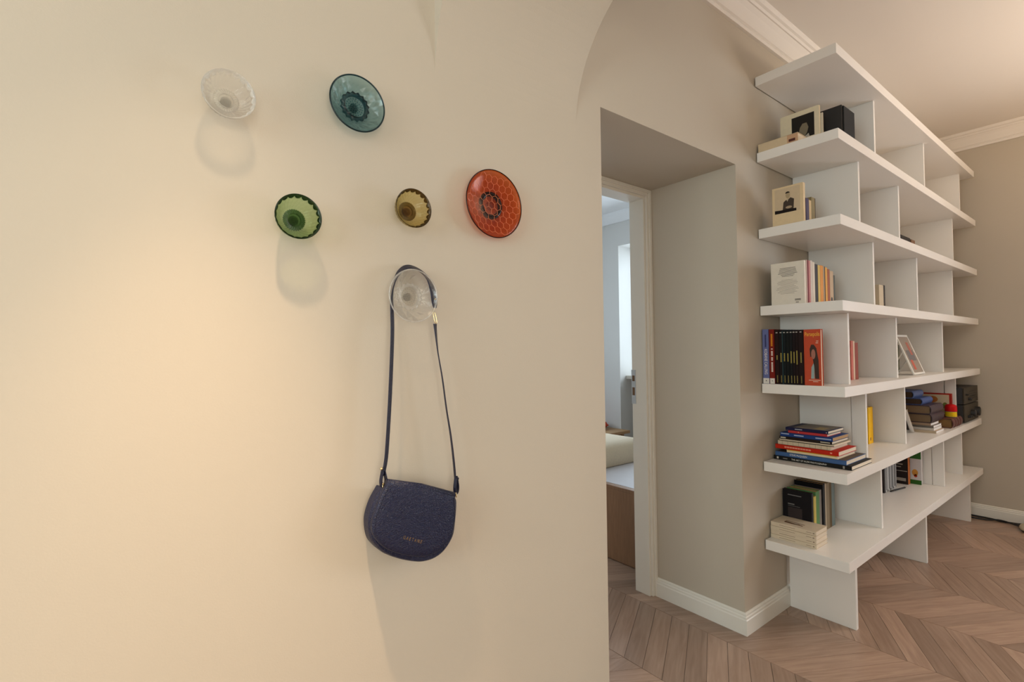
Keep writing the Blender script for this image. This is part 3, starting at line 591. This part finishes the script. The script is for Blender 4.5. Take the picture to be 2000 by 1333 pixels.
book('book', 'olive yellow book behind the easel frame on the third shelf', (3.945, 3.968, -0.125, -0.02, z, z + 0.185), '-y', 0, (160, 146, 84)); book('book', 'dark green-grey book behind the easel frame on third shelf', (3.969, 4.01, -0.122, -0.02, z, z + 0.178), '-y', 0, (92, 90, 70))

# ---- fourth shelf
z = ZT[3]; xs = 2.4045
t = book('book', 'white book showing its printed back cover on the fourth shelf', (xs, xs + 0.018, -0.1975, -0.053, z, z + 0.193), '-y', 0, (226, 219, 206), rough=0.5)
rows = []
for k in range(7): wv = (0.068, 0.072, 0.074, 0.078, 0.084, 0.06, 0.05)[k]; rows.append((-0.127 - wv / 2, -0.127 + wv / 2, z + 0.166 - k * 0.0062, z + 0.168 - k * 0.0062))
bars(t, 'blurb', xs, rows, (98, 90, 82)); rows = []
for k in range(11): wv = (0.05, 0.08, 0.09, 0.086, 0.06, 0.074, 0.09, 0.098, 0.07, 0.084, 0.06)[k]; rows.append((-0.125 - wv / 2, -0.125 + wv / 2, z + 0.112 - k * 0.0062, z + 0.1133 - k * 0.0062))
bars(t, 'blurb', xs, rows, (150, 138, 124)); bars(t, 'price_code', xs, [(-0.181 + k * 0.0023, -0.1797 + k * 0.0023, z + 0.015, z + 0.024) for k in range(11)] + [(-0.173, -0.160, z + 0.006, z + 0.009)], (88, 80, 74))
sp3 = [(2.4232, 2.4325, .196, (206, 184, 172), 'pale pink spine left of the crimson one on fourth shelf'), (2.4328, 2.4490, .196, (122, 24, 34), 'crimson spine book on the fourth shelf'), (2.4493, 2.4665, .195, (196, 130, 128), 'rose spine book right of the crimson one'), (2.4670, 2.4900, .1975, (208, 196, 186), 'white spine book right of the rose one on the fourth shelf'), (2.4905, 2.5150, .193, (216, 206, 190), 'off-white spine book left of the black one, fourth shelf'), (2.5155, 2.5480, .186, (38, 30, 28), 'black spine book on the fourth shelf'), (2.5485, 2.5740, .184, (206, 178, 96), 'pale yellow spine book right of the black one, fourth shelf'), (2.5745, 2.6080, .186, (216, 144, 58), 'orange spine book on the fourth shelf'), (2.6085, 2.6225, .186, (176, 154, 124), 'beige spine right of the orange book on the fourth shelf'), (2.6230, 2.6320, .185, (70, 52, 32), 'very thin dark brown spine on the fourth shelf'), (2.6323, 2.6570, .182, (220, 160, 66), 'amber spine left of the rust one on the fourth shelf'), (2.6575, 2.6850, .176, (160, 84, 46), 'rust spine book near the end of the fourth shelf row'), (2.6855, 2.7290, .170, (188, 162, 132), 'beige spine book with small dark figure, fourth shelf'), (2.7295, 2.7470, .152, (76, 80, 72), 'slim grey-green spine ending the fourth shelf row')]
for x0, x1, hh, col, lb in sp3:
    t = book('book', lb, (x0, x1, -0.199, -0.062, z, z + hh), '-y', 0, col)
    if 'dark figure' in lb: obj('spine_figure', MB().prism(oval(2.705, z + 0.03, 0.010, 0.014, 10), lambda u, v, w_: (u, w_, v), -0.1996, -0.1985), cmat((60, 50, 48)), t)
book('book', 'cream book standing alone in the second bay, fourth shelf', (3.200, 3.270, -0.250, -0.10, z, z + 0.135), '-y', 0, (196, 180, 154)); book('book', 'dark spine book beside the lone cream one on the fourth shelf', (3.2705, 3.296, -0.250, -0.10, z, z + 0.137), '-y', 0, (46, 36, 26))
# ---- fifth shelf
z = ZT[4]
t = book('book', 'cream photo book with a seated man pictured, fifth shelf', (xs, xs + 0.022, -0.201, -0.0665, z, z + 0.177), '-y', 0, (222, 200, 162), PAGE)
slab(t, 'cover_photo', (xs - 0.0006, xs, -0.188, -0.078, z + 0.056, z + 0.169), (206, 186, 156), 0.3)
x6 = xs - 0.0006
shape(t, 'photo_print', x6, [(-0.078, z + 0.056), (-0.172, z + 0.056), (-0.172, z + 0.068), (-0.13, z + 0.070), (-0.105, z + 0.070), (-0.078, z + 0.072)], (34, 28, 26))
shape(t, 'photo_print', x6, [(-0.113, z + 0.068), (-0.160, z + 0.068), (-0.163, z + 0.112), (-0.148, z + 0.121), (-0.135, z + 0.112), (-0.126, z + 0.112), (-0.117, z + 0.104)], (72, 62, 54))
shape(t, 'photo_print', x6 - 0.0004, oval(-0.1365, z + 0.133, 0.0095, 0.0145, 16), (176, 156, 124)); shape(t, 'photo_print', x6 - 0.0006, oval(-0.136, z + 0.142, 0.0100, 0.0085, 14, 0, math.pi), (44, 38, 36)); shape(t, 'photo_print', x6 - 0.0005, [(-0.131, z + 0.117), (-0.141, z + 0.117), (-0.134, z + 0.104)], (190, 176, 150)); shape(t, 'photo_print', x6 - 0.0005, oval(-0.14, z + 0.078, 0.014, 0.006, 12), (168, 148, 122))
for x0, x1, hh, col, lb in [(2.4275, 2.4590, .110, (74, 66, 94), 'purple-navy spine book right of the photo book'), (2.4593, 2.4850, .106, (206, 182, 140), 'cream spine booklet right of the purple-navy book'), (2.4853, 2.5240, .124, (138, 124, 88), 'olive spine book on the fifth shelf'), (2.5243, 2.5300, .124, (60, 46, 34), 'thin dark spine ending the fifth shelf row')]: book('book', lb, (x0, x1, -0.203, -0.075, z, z + hh), '-y', 0, col)
book('book', 'dark book peeking over the fifth shelf edge', (3.50, 3.68, -0.275, -0.13, z, z + 0.074), '-y', 0, (40, 34, 30)); book('book', 'small brown book peeking over the fifth shelf edge', (3.70, 3.775, -0.275, -0.18, z, z + 0.072), '-y', 0, (120, 88, 64))
# ---- sixth shelf
z = ZT[5]
t = book('book', 'thick tan book lying flat at the sixth shelf end', (2.402, 2.520, -0.186, -0.008, z, z + 0.042), '-x', 2, (212, 192, 160)); slab(t, 'spine_picture', (2.4012, 2.4022, -0.186, -0.140, z + 0.004, z + 0.040), (198, 160, 128)); slab(t, 'spine_picture', (2.4008, 2.4018, -0.175, -0.147, z + 0.008, z + 0.020), (86, 50, 44))
x7 = 2.54
t = book('book', 'cream book with a dark portrait photo on the sixth shelf', (x7, x7 + 0.016, -0.2235, -0.052, z, z + 0.192), '-y', 0, (224, 212, 184), PAGE)
slab(t, 'cover_photo', (x7 - 0.0006, x7, -0.203, -0.104, z + 0.060, z + 0.169), (40, 37, 34), 0.3)
x8 = x7 - 0.0006
shape(t, 'photo_print', x8, [(-0.152, z + 0.128), (-0.17, z + 0.128), (-0.178, z + 0.105), (-0.172, z + 0.082), (-0.160, z + 0.064), (-0.146, z + 0.070), (-0.140, z + 0.086), (-0.136, z + 0.092), (-0.141, z + 0.112)], (128, 118, 98)); shape(t, 'photo_print', x8, [(-0.150, z + 0.060), (-0.182, z + 0.060), (-0.178, z + 0.076), (-0.162, z + 0.066)], (176, 170, 158))
shape(t, 'cover_print', x7, oval(-0.082, z + 0.066, 0.006, 0.014, 12), (70, 62, 54))
book('book', 'thin pale book leaning behind the portrait book, sixth shelf', (x7 + 0.018, x7 + 0.026, -0.232, -0.06, z, z + 0.158), '-y', 0, (214, 204, 184))
bs = thing('speaker', 'black box loudspeaker on the sixth shelf against the divider', 'speaker', (2.69, -0.21, z))
obj('cabinet', MB().box(2.618, 2.762, -0.290, -0.110, z, z + 0.190), BLACKP, bs, bevel=0.003)
obj('grille', MB().box(2.624, 2.756, -0.297, -0.290, z + 0.006, z + 0.184), mat('speaker_cloth', (0.010, 0.010, 0.010), 0.9, bump=0.5, bscale=900, var=0.3, vscale=500), bs, bevel=0.002)

# ================================================================== GLASS-LIKE WALL HOOKS
def hook_pts(cx, cz, prof_, n, mod):
    rings = []
    for k, (a, r) in enumerate(prof_):
        rings.append([Vector((cx + r * mod(th, k) * math.cos(th), -a, cz + r * mod(th, k) * math.sin(th))) for th in [i * math.tau / n for i in range(n)]])
    return rings
def torus(cx, cz, a, R_, r, n=72, k=8): return MB().tube([(cx + R_ * math.cos(t_ * math.tau / n), -a, cz + R_ * math.sin(t_ * math.tau / n)) for t_ in range(n)], r, k, closed=True)
def rosette(cx, cz, a0, a1, r0, r1, teeth):
    mb = MB(); n = teeth * 2; A_ = []
    for i in range(n): A_.append((r1 if i % 2 else r1 * 0.88, i * math.tau / n))
    rings = [[Vector((cx + r * math.cos(t_), -a0, cz + r * math.sin(t_))) for r, t_ in A_], [Vector((cx + r * math.cos(t_), -a1, cz + r * math.sin(t_))) for r, t_ in A_], [Vector((cx + r0 * math.cos(t_), -a1 - 0.0015, cz + r0 * math.sin(t_))) for r, t_ in A_], [Vector((cx + r0 * 0.96 * math.cos(t_), -a0, cz + r0 * 0.96 * math.sin(t_))) for r, t_ in A_]]
    return mb.loft(rings, False, False)
def hook(kind, label, cx, cz, M, Md, Mm, dz=1.0):
    t = thing('wall_hook', label, 'wall hook', (cx, 0, cz), 'plastic bowl-shaped coat hooks on the wall')
    def obj_(nm, mb, m_, sm): return obj(nm, mb, m_, t, smooth=sm)
    if kind == 'deep':
        po = [(0.009, 0.0), (0.009, 0.0150), (0.007, 0.0185), (0.010, 0.0225), (0.015, 0.029), (0.022, 0.0355), (0.032, 0.0425), (0.042, 0.0460), (0.049, 0.0475)]
        pi_ = [(0.0500, 0.0468), (0.0470, 0.0450), (0.040, 0.0430), (0.032, 0.0395), (0.023, 0.0330), (0.0165, 0.0265), (0.0130, 0.0200), (0.0125, 0.0140), (0.0125, 0.0)]
        po[0] = (0.009, 0.0004); pi_[-1] = (0.0125, 0.0004)
        N = 120
        def mod(th, k):
            if 3 <= k <= 7: return 1 + 0.014 * math.cos(30 * th + (k % 2) * math.pi)
            if 11 <= k <= 14: return 1 + 0.022 * math.cos(30 * th + (k % 2) * math.pi)
            return 1
        obj_('bowl', MB().loft(hook_pts(cx, cz, po + pi_, N, mod)), M, False)
        # thick rim band with a scalloped inner edge
        sc = MB(); n = 200; rg = []
        for da in (0.0, 0.0014):
            lo_, hi_ = [], []
            for i in range(n):
                th = i * math.tau / n; k_ = abs(math.cos(10 * th)); ri = 0.0442 - 0.0030 * k_ ** 0.7; ai = 0.0445 - 0.0058 * k_ ** 0.7
                lo_.append(Vector((cx + ri * math.cos(th), -ai - da, cz + ri * math.sin(th)))); hi_.append(Vector((cx + (0.0478 - da * 0.5) * math.cos(th), -0.0502 - da * 0.3, cz + (0.0478 - da * 0.5) * math.sin(th))))
            rg += [lo_, hi_] if da == 0 else [hi_, lo_]
        sc.loft(rg + [rg[0]], False, False); obj_('scalloped_rim', sc, Md, True)
        obj_('rosette', rosette(cx, cz, 0.0115, 0.0150, 0.0142, 0.0240, 30), Mm if M.name.startswith('clear') else Md, False)
        rb = MB()
        for i in range(30):
            th = i * math.tau / 30; rb.tube([(cx + 0.0148 * math.cos(th), -0.0160, cz + 0.0148 * math.sin(th)), (cx + 0.0232 * math.cos(th), -0.0158, cz + 0.0232 * math.sin(th))], 0.0007, 4)
        o_ = obj_('rosette_ribs', rb, M, False); o_['kind'] = 'stuff'
        obj_('center_disc', MB().loft([[Vector((cx + r * math.cos(k * math.tau / 40), -a_, cz + r * math.sin(k * math.tau / 40))) for k in range(40)] for r, a_ in ((0.0138, 0.0128), (0.0138, 0.0142), (0.0130, 0.0142), (0.0128, 0.0136), (0.0060, 0.0136), (0.0058, 0.0142), (0.0040, 0.0142), (0.0038, 0.0136))]), Mm, False)
        obj_('wall_mount', MB().cyl((cx, 0.0, cz), (cx, -0.0095, cz), 0.010, 24), M, False)
    elif kind == 'facet':
        k_ = dz
        po = [(0.009, 0.0005), (0.009, 0.0180), (0.007, 0.0215), (0.010 * k_, 0.0300), (0.015 * k_, 0.0400), (0.025 * k_, 0.0535), (0.0355 * k_, 0.0650)]
        pi_ = [(0.0365 * k_, 0.0640), (0.0275 * k_, 0.0530), (0.0195 * k_, 0.0420), (0.0150 * k_, 0.0330), (0.0140, 0.0240), (0.0135, 0.0005)]
        N = 28
        def mod(th, k):
            i = round(th * N / math.tau); sgn = 1 if (i // 1 + k) % 2 else -1
            return 1 + (0.040 * sgn if 3 <= k <= 5 or 8 <= k <= 10 else 0)
        rings = hook_pts(cx, cz, po + pi_, N, mod)
        fs = MB()
        n = N; vs = [p for r in rings for p in r]; ff = []
        for k in range(len(rings) - 1):
            for i in range(n):
                j = (i + 1) % n; q = (k * n + i, k * n + j, (k + 1) * n + j, (k + 1) * n + i)
                ff += [(q[0], q[1], q[2]), (q[0], q[2], q[3])] if (i + k) % 2 else [(q[0], q[1], q[3]), (q[1], q[2], q[3])]
        ff += [list(range(n))[::-1], [(len(rings) - 1) * n + i for i in range(n)]]
        fs.add(vs, ff); obj_('bowl', fs, M, False)
        obj_('rim', torus(cx, cz, 0.036 * k_, 0.0642, 0.0018), Md, True)
        obj_('rosette', rosette(cx, cz, 0.0120, 0.0205, 0.0250, 0.0345, 16), Md, False)
        dm = MB(); rr = random.Random(3)
        for ri, cnt in ((0.004, 5), (0.009, 10), (0.014, 15), (0.0195, 20)):
            for i in range(cnt):
                th = (i + (ri * 900 % 1)) * math.tau / cnt; c0 = Vector((cx + ri * math.cos(th), -0.0142, cz + ri * math.sin(th))); s_ = 0.0024
                dm.add([c0 + Vector((s_, 0, 0)), c0 + Vector((0, 0, s_)), c0 - Vector((s_, 0, 0)), c0 - Vector((0, 0, s_)), c0 - Vector((0, 0.0022, 0))], [(0, 1, 4), (1, 2, 4), (2, 3, 4), (3, 0, 4)])
        o_ = obj_('studded_centre', dm, Mm, False); o_['kind'] = 'stuff'
        obj_('wall_mount', MB().cyl((cx, 0.0, cz), (cx, -0.0095, cz), 0.010, 24), M, False)
    else:
        po = [(0.007, 0.0005), (0.007, 0.0300), (0.010, 0.040), (0.0145, 0.0600), (0.0215, 0.0820), (0.0280, 0.0950)]
        pi_ = [(0.0295, 0.0945), (0.0240, 0.0820), (0.0180, 0.0600), (0.0145, 0.0400), (0.0135, 0.0200), (0.0130, 0.0005)]
        obj_('dish', MB().loft(hook_pts(cx, cz, po + pi_, 96, lambda th, k: 1)), M, True)
        obj_('rim', torus(cx, cz, 0.0288, 0.0945, 0.0014, 96), Md, True)
        obj_('base_ring', torus(cx, cz, 0.0085, 0.0325, 0.0066, 64, 10), Md, True)
        def af(r):
            P_ = [(0.0, 0.0130), (0.020, 0.0135), (0.040, 0.0145), (0.060, 0.0180), (0.082, 0.0240), (0.0945, 0.0295)]
            for (r0, a0), (r1, a1) in zip(P_, P_[1:]):
                if r <= r1: return a0 + (a1 - a0) * (r - r0) / (r1 - r0)
            return 0.0295
        hs = 0.0115; hb = MB(); done = set()
        ca, sa = math.cos(0.45), math.sin(0.45)
        for qi in range(-9, 10):
            for ri in range(-9, 10):
                hx = hs * 1.5 * qi; hz = hs * math.sqrt(3) * (ri + qi / 2)
                cor = [(hx + hs * math.cos(k * math.pi / 3), hz + hs * math.sin(k * math.pi / 3)) for k in range(6)]
                for k in range(6):
                    p, q_ = cor[k], cor[(k + 1) % 6]; key = tuple(sorted([(round(p[0], 5), round(p[1], 5)), (round(q_[0], 5), round(q_[1], 5))]))
                    if key in done or max(math.hypot(*p), math.hypot(*q_)) > 0.091: continue
                    done.add(key)
                    P2 = [(cx + u * ca - v * sa, cz + u * sa + v * ca, af(math.hypot(u, v))) for u, v in (p, q_)]
                    hb.tube([(u, -a - 0.0003, v) for u, v, a in P2], 0.00055, 4)
        obj_('honeycomb_relief', hb, bpy.data.materials.get('red_plastic_ridge'), False)
        obj_('wall_mount', MB().cyl((cx, 0.0, cz), (cx, -0.0075, cz), 0.012, 24), M, False)
    return t
clr = plastic('clear_plastic', (0.998, 0.998, 0.995), 1.2, 0.30, 0.045, 1.25); clrd = plastic('clear_plastic_thick', (0.995, 0.995, 0.99), 1.5, 0.35, 0.22, 1.3); clrm = plastic('clear_plastic_mid', (0.985, 0.985, 0.975), 2, 0.35, 0.05, 1.3)
grn = plastic('green_plastic', (0.82, 0.90, 0.735), 2.2, 0.16, 0, 1.25); grnd = plastic('green_plastic_thick', (0.19, 0.33, 0.19), 1.4, 0.2); grnm = plastic('green_plastic_mid', (0.50, 0.66, 0.46), 1.6, 0.2)
blu = plastic('blue_plastic', (0.66, 0.80, 0.825), 1.7, 0.22, 0, 1.25); blud = plastic('blue_plastic_thick', (0.17, 0.30, 0.35), 1.3, 0.3); blum = plastic('blue_plastic_mid', (0.54, 0.75, 0.80), 1.6, 0.35)
amb = plastic('amber_plastic', (0.92, 0.87, 0.66), 2.0, 0.16, 0, 1.25); ambd = plastic('amber_plastic_thick', (0.44, 0.36, 0.22), 1.5, 0.2); ambm = plastic('amber_plastic_mid', (0.74, 0.63, 0.38), 1.6, 0.2)
red = plastic('red_plastic', (0.87, 0.44, 0.23), 1.3, 0.10, 0, 1.25); redd = plastic('red_plastic_thick', (0.20, 0.10, 0.09), 1.3, 0.1)
rdg = mat('red_plastic_ridge', lin((206, 116, 74)), 0.2, var=0.1)
hook('deep', 'clear bowl-shaped wall hook at the upper left', 0.1680, 1.7835, clr, clrd, clrm)
hook('facet', 'blue-grey faceted bowl wall hook', 0.4325, 1.8480, blu, blud, blum)
hook('deep', 'green bowl-shaped wall hook with a ribbed centre', 0.2975, 1.5612, grn, grnd, grnm)
hook('deep', 'amber bowl-shaped wall hook', 0.5660, 1.6236, amb, ambd, ambm)
hook('dish', 'large orange-red dish wall hook with honeycomb relief', 0.8260, 1.6840, red, redd, redd)
hook('facet', 'clear faceted bowl hook that carries the navy handbag', 0.5680, 1.4100, clr, clrd, clrm, dz=1.15)

# ================================================================== HANDBAG
flap = [(0.483, 0.975), (0.5691, 0.9502), (0.6592, 0.9131), (0.6622, 0.8828), (0.6584, 0.8457), (0.6498, 0.8169), (0.6305, 0.7958), (0.6037, 0.7851), (0.5726, 0.7851), (0.5377, 0.7946), (0.5017, 0.8111), (0.4738, 0.8299), (0.4536, 0.8541), (0.4448, 0.8774), (0.4483, 0.9042), (0.4586, 0.9298), (0.4701, 0.9534)]
body = [(0.4766, 0.9611), (0.575, 0.9335), (0.6713, 0.9053), (0.6763, 0.8898), (0.6711, 0.8377), (0.6632, 0.8058), (0.6393, 0.7782), (0.6121, 0.7663), (0.5831, 0.7651), (0.5575, 0.7709), (0.5181, 0.7874), (0.4802, 0.8104), (0.4596, 0.8318), (0.4495, 0.8494), (0.4451, 0.8741), (0.4464, 0.8996), (0.4579, 0.9318)]
bag = thing('handbag', 'navy blue pebbled leather saddle handbag hanging by its strap', 'handbag', (0.56, -0.04, 0.765))
def curve_out(o_): return [o_[0]] + [o_[1]] + [tuple(p) for p in catmull([o_[2]] + o_[3:] + [o_[0]], 5, False)][:-1]
FO = curve_out(flap); BO = curve_out(body)
def ringy(o_, y, s):
    cx = sum(p[0] for p in o_) / len(o_); cz = sum(p[1] for p in o_) / len(o_)
    return [Vector((cx + (p[0] - cx) * s, y, cz + (p[1] - cz) * s)) for p in o_]
obj('body', MB().loft([ringy(BO, -0.010, 0.90), ringy(BO, -0.014, 0.965), ringy(BO, -0.024, 1.0), ringy(BO, -0.050, 1.0), ringy(BO, -0.058, 0.975), ringy(BO, -0.062, 0.93)]), NAVY, bag, smooth=False, bevel=0.002)
fl_ = obj('flap', MB().loft([ringy(FO, -0.0625, 0.985), ringy(FO, -0.064, 1.0), ringy(FO, -0.0715, 1.0), ringy(FO, -0.0748, 0.982), ringy(FO, -0.0765, 0.94), ringy(FO, -0.0795, 0.72), ringy(FO, -0.0808, 0.4), ringy(FO, -0.0812, 0.1)]), NAVY, bag, smooth=True)
obj('flap_fold', MB().tube([(0.483, -0.066, 0.973), (0.5691, -0.066, 0.9482), (0.6592, -0.066, 0.9111)], 0.0095, 12), NAVY, bag, smooth=True)
fo_ = ringy(FO, -0.0768, 0.955)
obj('edge_stitching', MB().tube(fo_[2:], 0.0004, 4), NAVYS, fl_)
dirx = Vector((0.514 - 0.565, 0, 0.8458 - 0.8219)).normalized() * -1
text(fl_, 'logo', 'G A E T A N E', (0.5400, -0.0802, 0.8350), dirx, Vector((-dirx.z, 0, dirx.x)), 0.052, 0.0075, GOLD, 0.0016)
# strap: left run, arc over the hook, right run (one continuous leather band)
Lp = [(0.4835, -0.044, 0.985), (0.4911, -0.044, 1.0197), (0.4952, -0.045, 1.0668), (0.5025, -0.045, 1.174), (0.5099, -0.043, 1.3066), (0.5130, -0.036, 1.3674)]
Lw = [(0.0050, 0.003, 0)] * 6
Ap = [(0.5150, -0.030, 1.4000), (0.5215, -0.028, 1.4340), (0.5320, -0.026, 1.4610), (0.5480, -0.025, 1.4775), (0.5640, -0.024, 1.4835), (0.5810, -0.024, 1.4815), (0.6000, -0.025, 1.4720), (0.6160, -0.027, 1.4555), (0.6265, -0.030, 1.4270), (0.6300, -0.032, 1.3989), (0.6300, -0.034, 1.3830)]
Aw = [(0.0045, 0.005, 0.001), (0.003, 0.007, 0.002), (0.001, 0.0085, 0.003), (0, 0.009, 0.004), (0, 0.0095, 0.005), (0.001, 0.0095, 0.0055), (0.004, 0.0095, 0.0055), (0.0075, 0.0085, 0.004), (0.0100, 0.006, 0.001), (0.0100, 0.005, 0), (0.0055, 0.004, 0)]
def sm(P_, W_, k=5): return catmull(P_, k, False), catmull(W_, k, False)
p1, w1_ = sm(Lp + Ap, Lw + Aw)
obj('strap', MB().ribbon(p1, w1_, 0.0026), NAVYS, bag)
Rp = [(0.6243, -0.044, 1.3420), (0.6256, -0.044, 1.3267), (0.6323, -0.044, 1.2688), (0.6434, -0.045, 1.204), (0.6545, -0.045, 1.1257), (0.6658, -0.045, 1.0598), (0.6741, -0.045, 0.9937), (0.6782, -0.045, 0.9474)]
Rw = [(0.0056, 0.003, 0), (0.0045, 0.004, 0), (0.0024, 0.0040, 0), (0.0018, 0.0042, 0), (0.0016, 0.0042, 0), (0.0012, 0.0043, 0), (0.0008, 0.0044, 0), (0.0008, 0.0044, 0)]
p2, w2_ = sm(Rp, Rw)
obj('strap', MB().ribbon(p2, w2_, 0.0030), NAVYS, bag)
def loop(c, r, rz, tilt, r_t, n=24): return MB().tube([(c[0] + r * math.cos(a) * math.cos(tilt), c[1] + r * math.cos(a) * math.sin(tilt), c[2] + rz * math.sin(a)) for a in [k * math.tau / n for k in range(n)]], r_t, 8, closed=True)
def strap_end(x, z_, tilt): # leather loop that holds the ring
    pts = [(x + 0.0075 * s_ * math.cos(tilt), -0.045 + 0.0075 * s_ * math.sin(tilt), z_ + v * 1.25) for s_, v in ((0.1, 0.022), (0.55, 0.012), (1.0, 0.0), (0.8, -0.009), (0.0, -0.013), (-0.8, -0.009), (-1.0, 0.0), (-0.55, 0.012), (-0.1, 0.022))]
    q = catmull(pts, 4, False); return MB().ribbon(q, [(-0.004 * math.sin(tilt), 0.004 * math.cos(tilt), 0)] * len(q), 0.0028)
obj('strap_loop', strap_end(0.4842, 0.975, 0.3), NAVYS, bag); obj('strap_loop', strap_end(0.6812, 0.925, 0.5), NAVYS, bag)
obj('ring', loop((0.4828, -0.047, 0.9600), 0.0045, 0.0085, 0.9, 0.0014), GOLD, bag, smooth=True); obj('ring', loop((0.6795, -0.047, 0.9085), 0.0045, 0.0085, 0.9, 0.0014), GOLD, bag, smooth=True)
obj('stud', MB().tube([(0.4795, -0.046, 1.003), (0.4775, -0.050, 1.003), (0.4765, -0.052, 1.003)], [0.003, 0.0034, 0.002], 14), GOLD, bag, smooth=True)
obj('stud', MB().tube([(0.686, -0.046, 0.946), (0.688, -0.047, 0.946)], [0.0026, 0.0026], 12), NAVYS, bag, smooth=True)
obj('stud', MB().tube([(0.629, -0.037, 1.405), (0.628, -0.041, 1.405)], [0.0024, 0.0018], 12), GOLD, bag, smooth=True)
obj('snap_hook', MB().tube([tuple(p) for p in catmull([(0.628, -0.036, 1.382), (0.6215, -0.039, 1.374), (0.6225, -0.042, 1.358), (0.6255, -0.043, 1.345), (0.6300, -0.043, 1.346), (0.6285, -0.042, 1.361), (0.6255, -0.040, 1.372)], 5, False)], 0.0012, 8), GOLD, bag, smooth=True)

# ================================================================== BEDROOM THINGS, SEEN THROUGH THE DOOR
bp_ = thing('bed_platform', 'walnut bed platform with pale top seen through the doorway', 'bed base', (3.0, 1.4, 0))
obj('front_panel', MB().box(2.36, 2.385, 0.60, 2.35, 0.004, 0.430), WALNUT, bp_, bevel=0.002)
obj('top_rail', MB().box(2.358, 2.40, 0.60, 2.35, 0.4305, 0.4505), WALNUT, bp_, bevel=0.002)
obj('carcass', MB().box(2.385, 3.60, 0.62, 2.35, 0.006, 0.43), WALNUT, bp_)
obj('top_board', MB().box(2.40, 3.60, 0.60, 2.35, 0.4305, 0.4515), mat('pale_bed_top', (0.62, 0.60, 0.63), 0.5, var=0.05, vscale=30), bp_)
ms = thing('mattress', 'thick beige linen seat cushion on the bed platform', 'cushion', (2.74, 1.7, 0.4516))
mr = []
for zz_, ins in ((0.4516, 0.012), (0.462, 0.0), (0.54, 0.0), (0.585, 0.006), (0.607, 0.03), (0.617, 0.08), (0.620, 0.16)):
    x0, x1, y0, y1 = 2.375 + ins, 3.10 - ins, 1.205 + ins, 2.20 - ins; rr = 0.03; q = []
    for cx_, cy_, a0 in ((x1 - rr, y1 - rr, 0), (x0 + rr, y1 - rr, 90), (x0 + rr, y0 + rr, 180), (x1 - rr, y0 + rr, 270)):
        q += [Vector((cx_ + rr * math.cos(math.radians(a0 + 18 * k)), cy_ + rr * math.sin(math.radians(a0 + 18 * k)), zz_)) for k in range(6)]
    mr.append(q)
obj('cover', MB().loft(mr), mat('beige_linen', lin((222, 206, 180)), 0.85, bump=0.3, bscale=600, var=0.12, vscale=120), ms, smooth=True)
bt = thing('low_bench', 'narrow wooden bench along the bedroom wall', 'bench', (4.25, 2.75, 0))
obj('seat', MB().box(4.02, 4.395, 2.40, 3.25, 0.365, 0.395), mat('light_oak', lin((176, 138, 96)), 0.5, var=0.2, vscale=12, stretch=(1, 8, 1)), bt, bevel=0.003)
for bx_ in (4.06, 4.33):
    for by_ in (2.46, 3.18): obj('leg', MB().box(bx_, bx_ + 0.035, by_, by_ + 0.035, 0, 0.365), mat('light_oak', (0, 0, 0)), bt)
rc = thing('throw_cushion', 'round red-orange cushion on the bedroom bench', 'cushion', (4.2, 2.74, 0.395))
obj('cover', lathe(4.2, 2.74, [(0.05, 0.3955), (0.12, 0.405), (0.15, 0.435), (0.13, 0.468), (0.07, 0.485), (0.01, 0.488)], 28), mat('red_cushion_cloth', lin((190, 66, 36)), 0.9, bump=0.3, bscale=500, var=0.1), rc, smooth=True)
obj('piping', MB().tube([(4.2 + 0.151 * math.cos(k * math.tau / 40), 2.74 + 0.151 * math.sin(k * math.tau / 40), 0.436) for k in range(40)], 0.004, 6, closed=True), mat('red_cushion_cloth', (0, 0, 0)), rc, smooth=True)

# ================================================================== FLOOR CABLES AT THE RIGHT WALL
tag(obj('cable', MB().tube([tuple(p) for p in catmull([(5.030, -0.03, 0.006), (5.028, -0.25, 0.006), (5.026, -0.36, 0.006), (5.005, -0.46, 0.006), (5.03, -0.58, 0.006), (5.02, -0.8, 0.006)], 8, False)], 0.006, 8), BLACKP, smooth=True), 'black cable lying close along the right baseboard', 'cable')
tag(obj('cable', MB().tube([tuple(p) for p in catmull([(5.00, -0.10, 0.0055), (4.965, -0.25, 0.0055), (4.975, -0.36, 0.0055), (4.985, -0.44, 0.0165), (4.95, -0.56, 0.0055), (4.90, -0.70, 0.0055)], 8, False)], 0.0055, 8), BLACKP, smooth=True), 'black cable curving away from the right baseboard over the planks', 'cable')
lb = thing('lamp_foot', 'pale rounded lamp foot at the right edge on the floor', 'lamp', (4.93, -0.64, 0))
obj('weight', lathe(4.90, -0.665, [(0.118, 0.012), (0.125, 0.020), (0.120, 0.034), (0.08, 0.042), (0.012, 0.046)], 40), cmat((206, 196, 172), 0.4), lb, smooth=True)
obj('rubber_pad', lathe(4.90, -0.665, [(0.105, 0.0), (0.112, 0.004), (0.112, 0.012)], 40), BLACKP, lb)
obj('pole', lathe(4.90, -0.665, [(0.010, 0.045), (0.010, 1.45)], 16), cmat((206, 196, 172), 0.4), lb, smooth=True)
for o in bpy.data.objects:
    if '_o' in o: del o['_o']
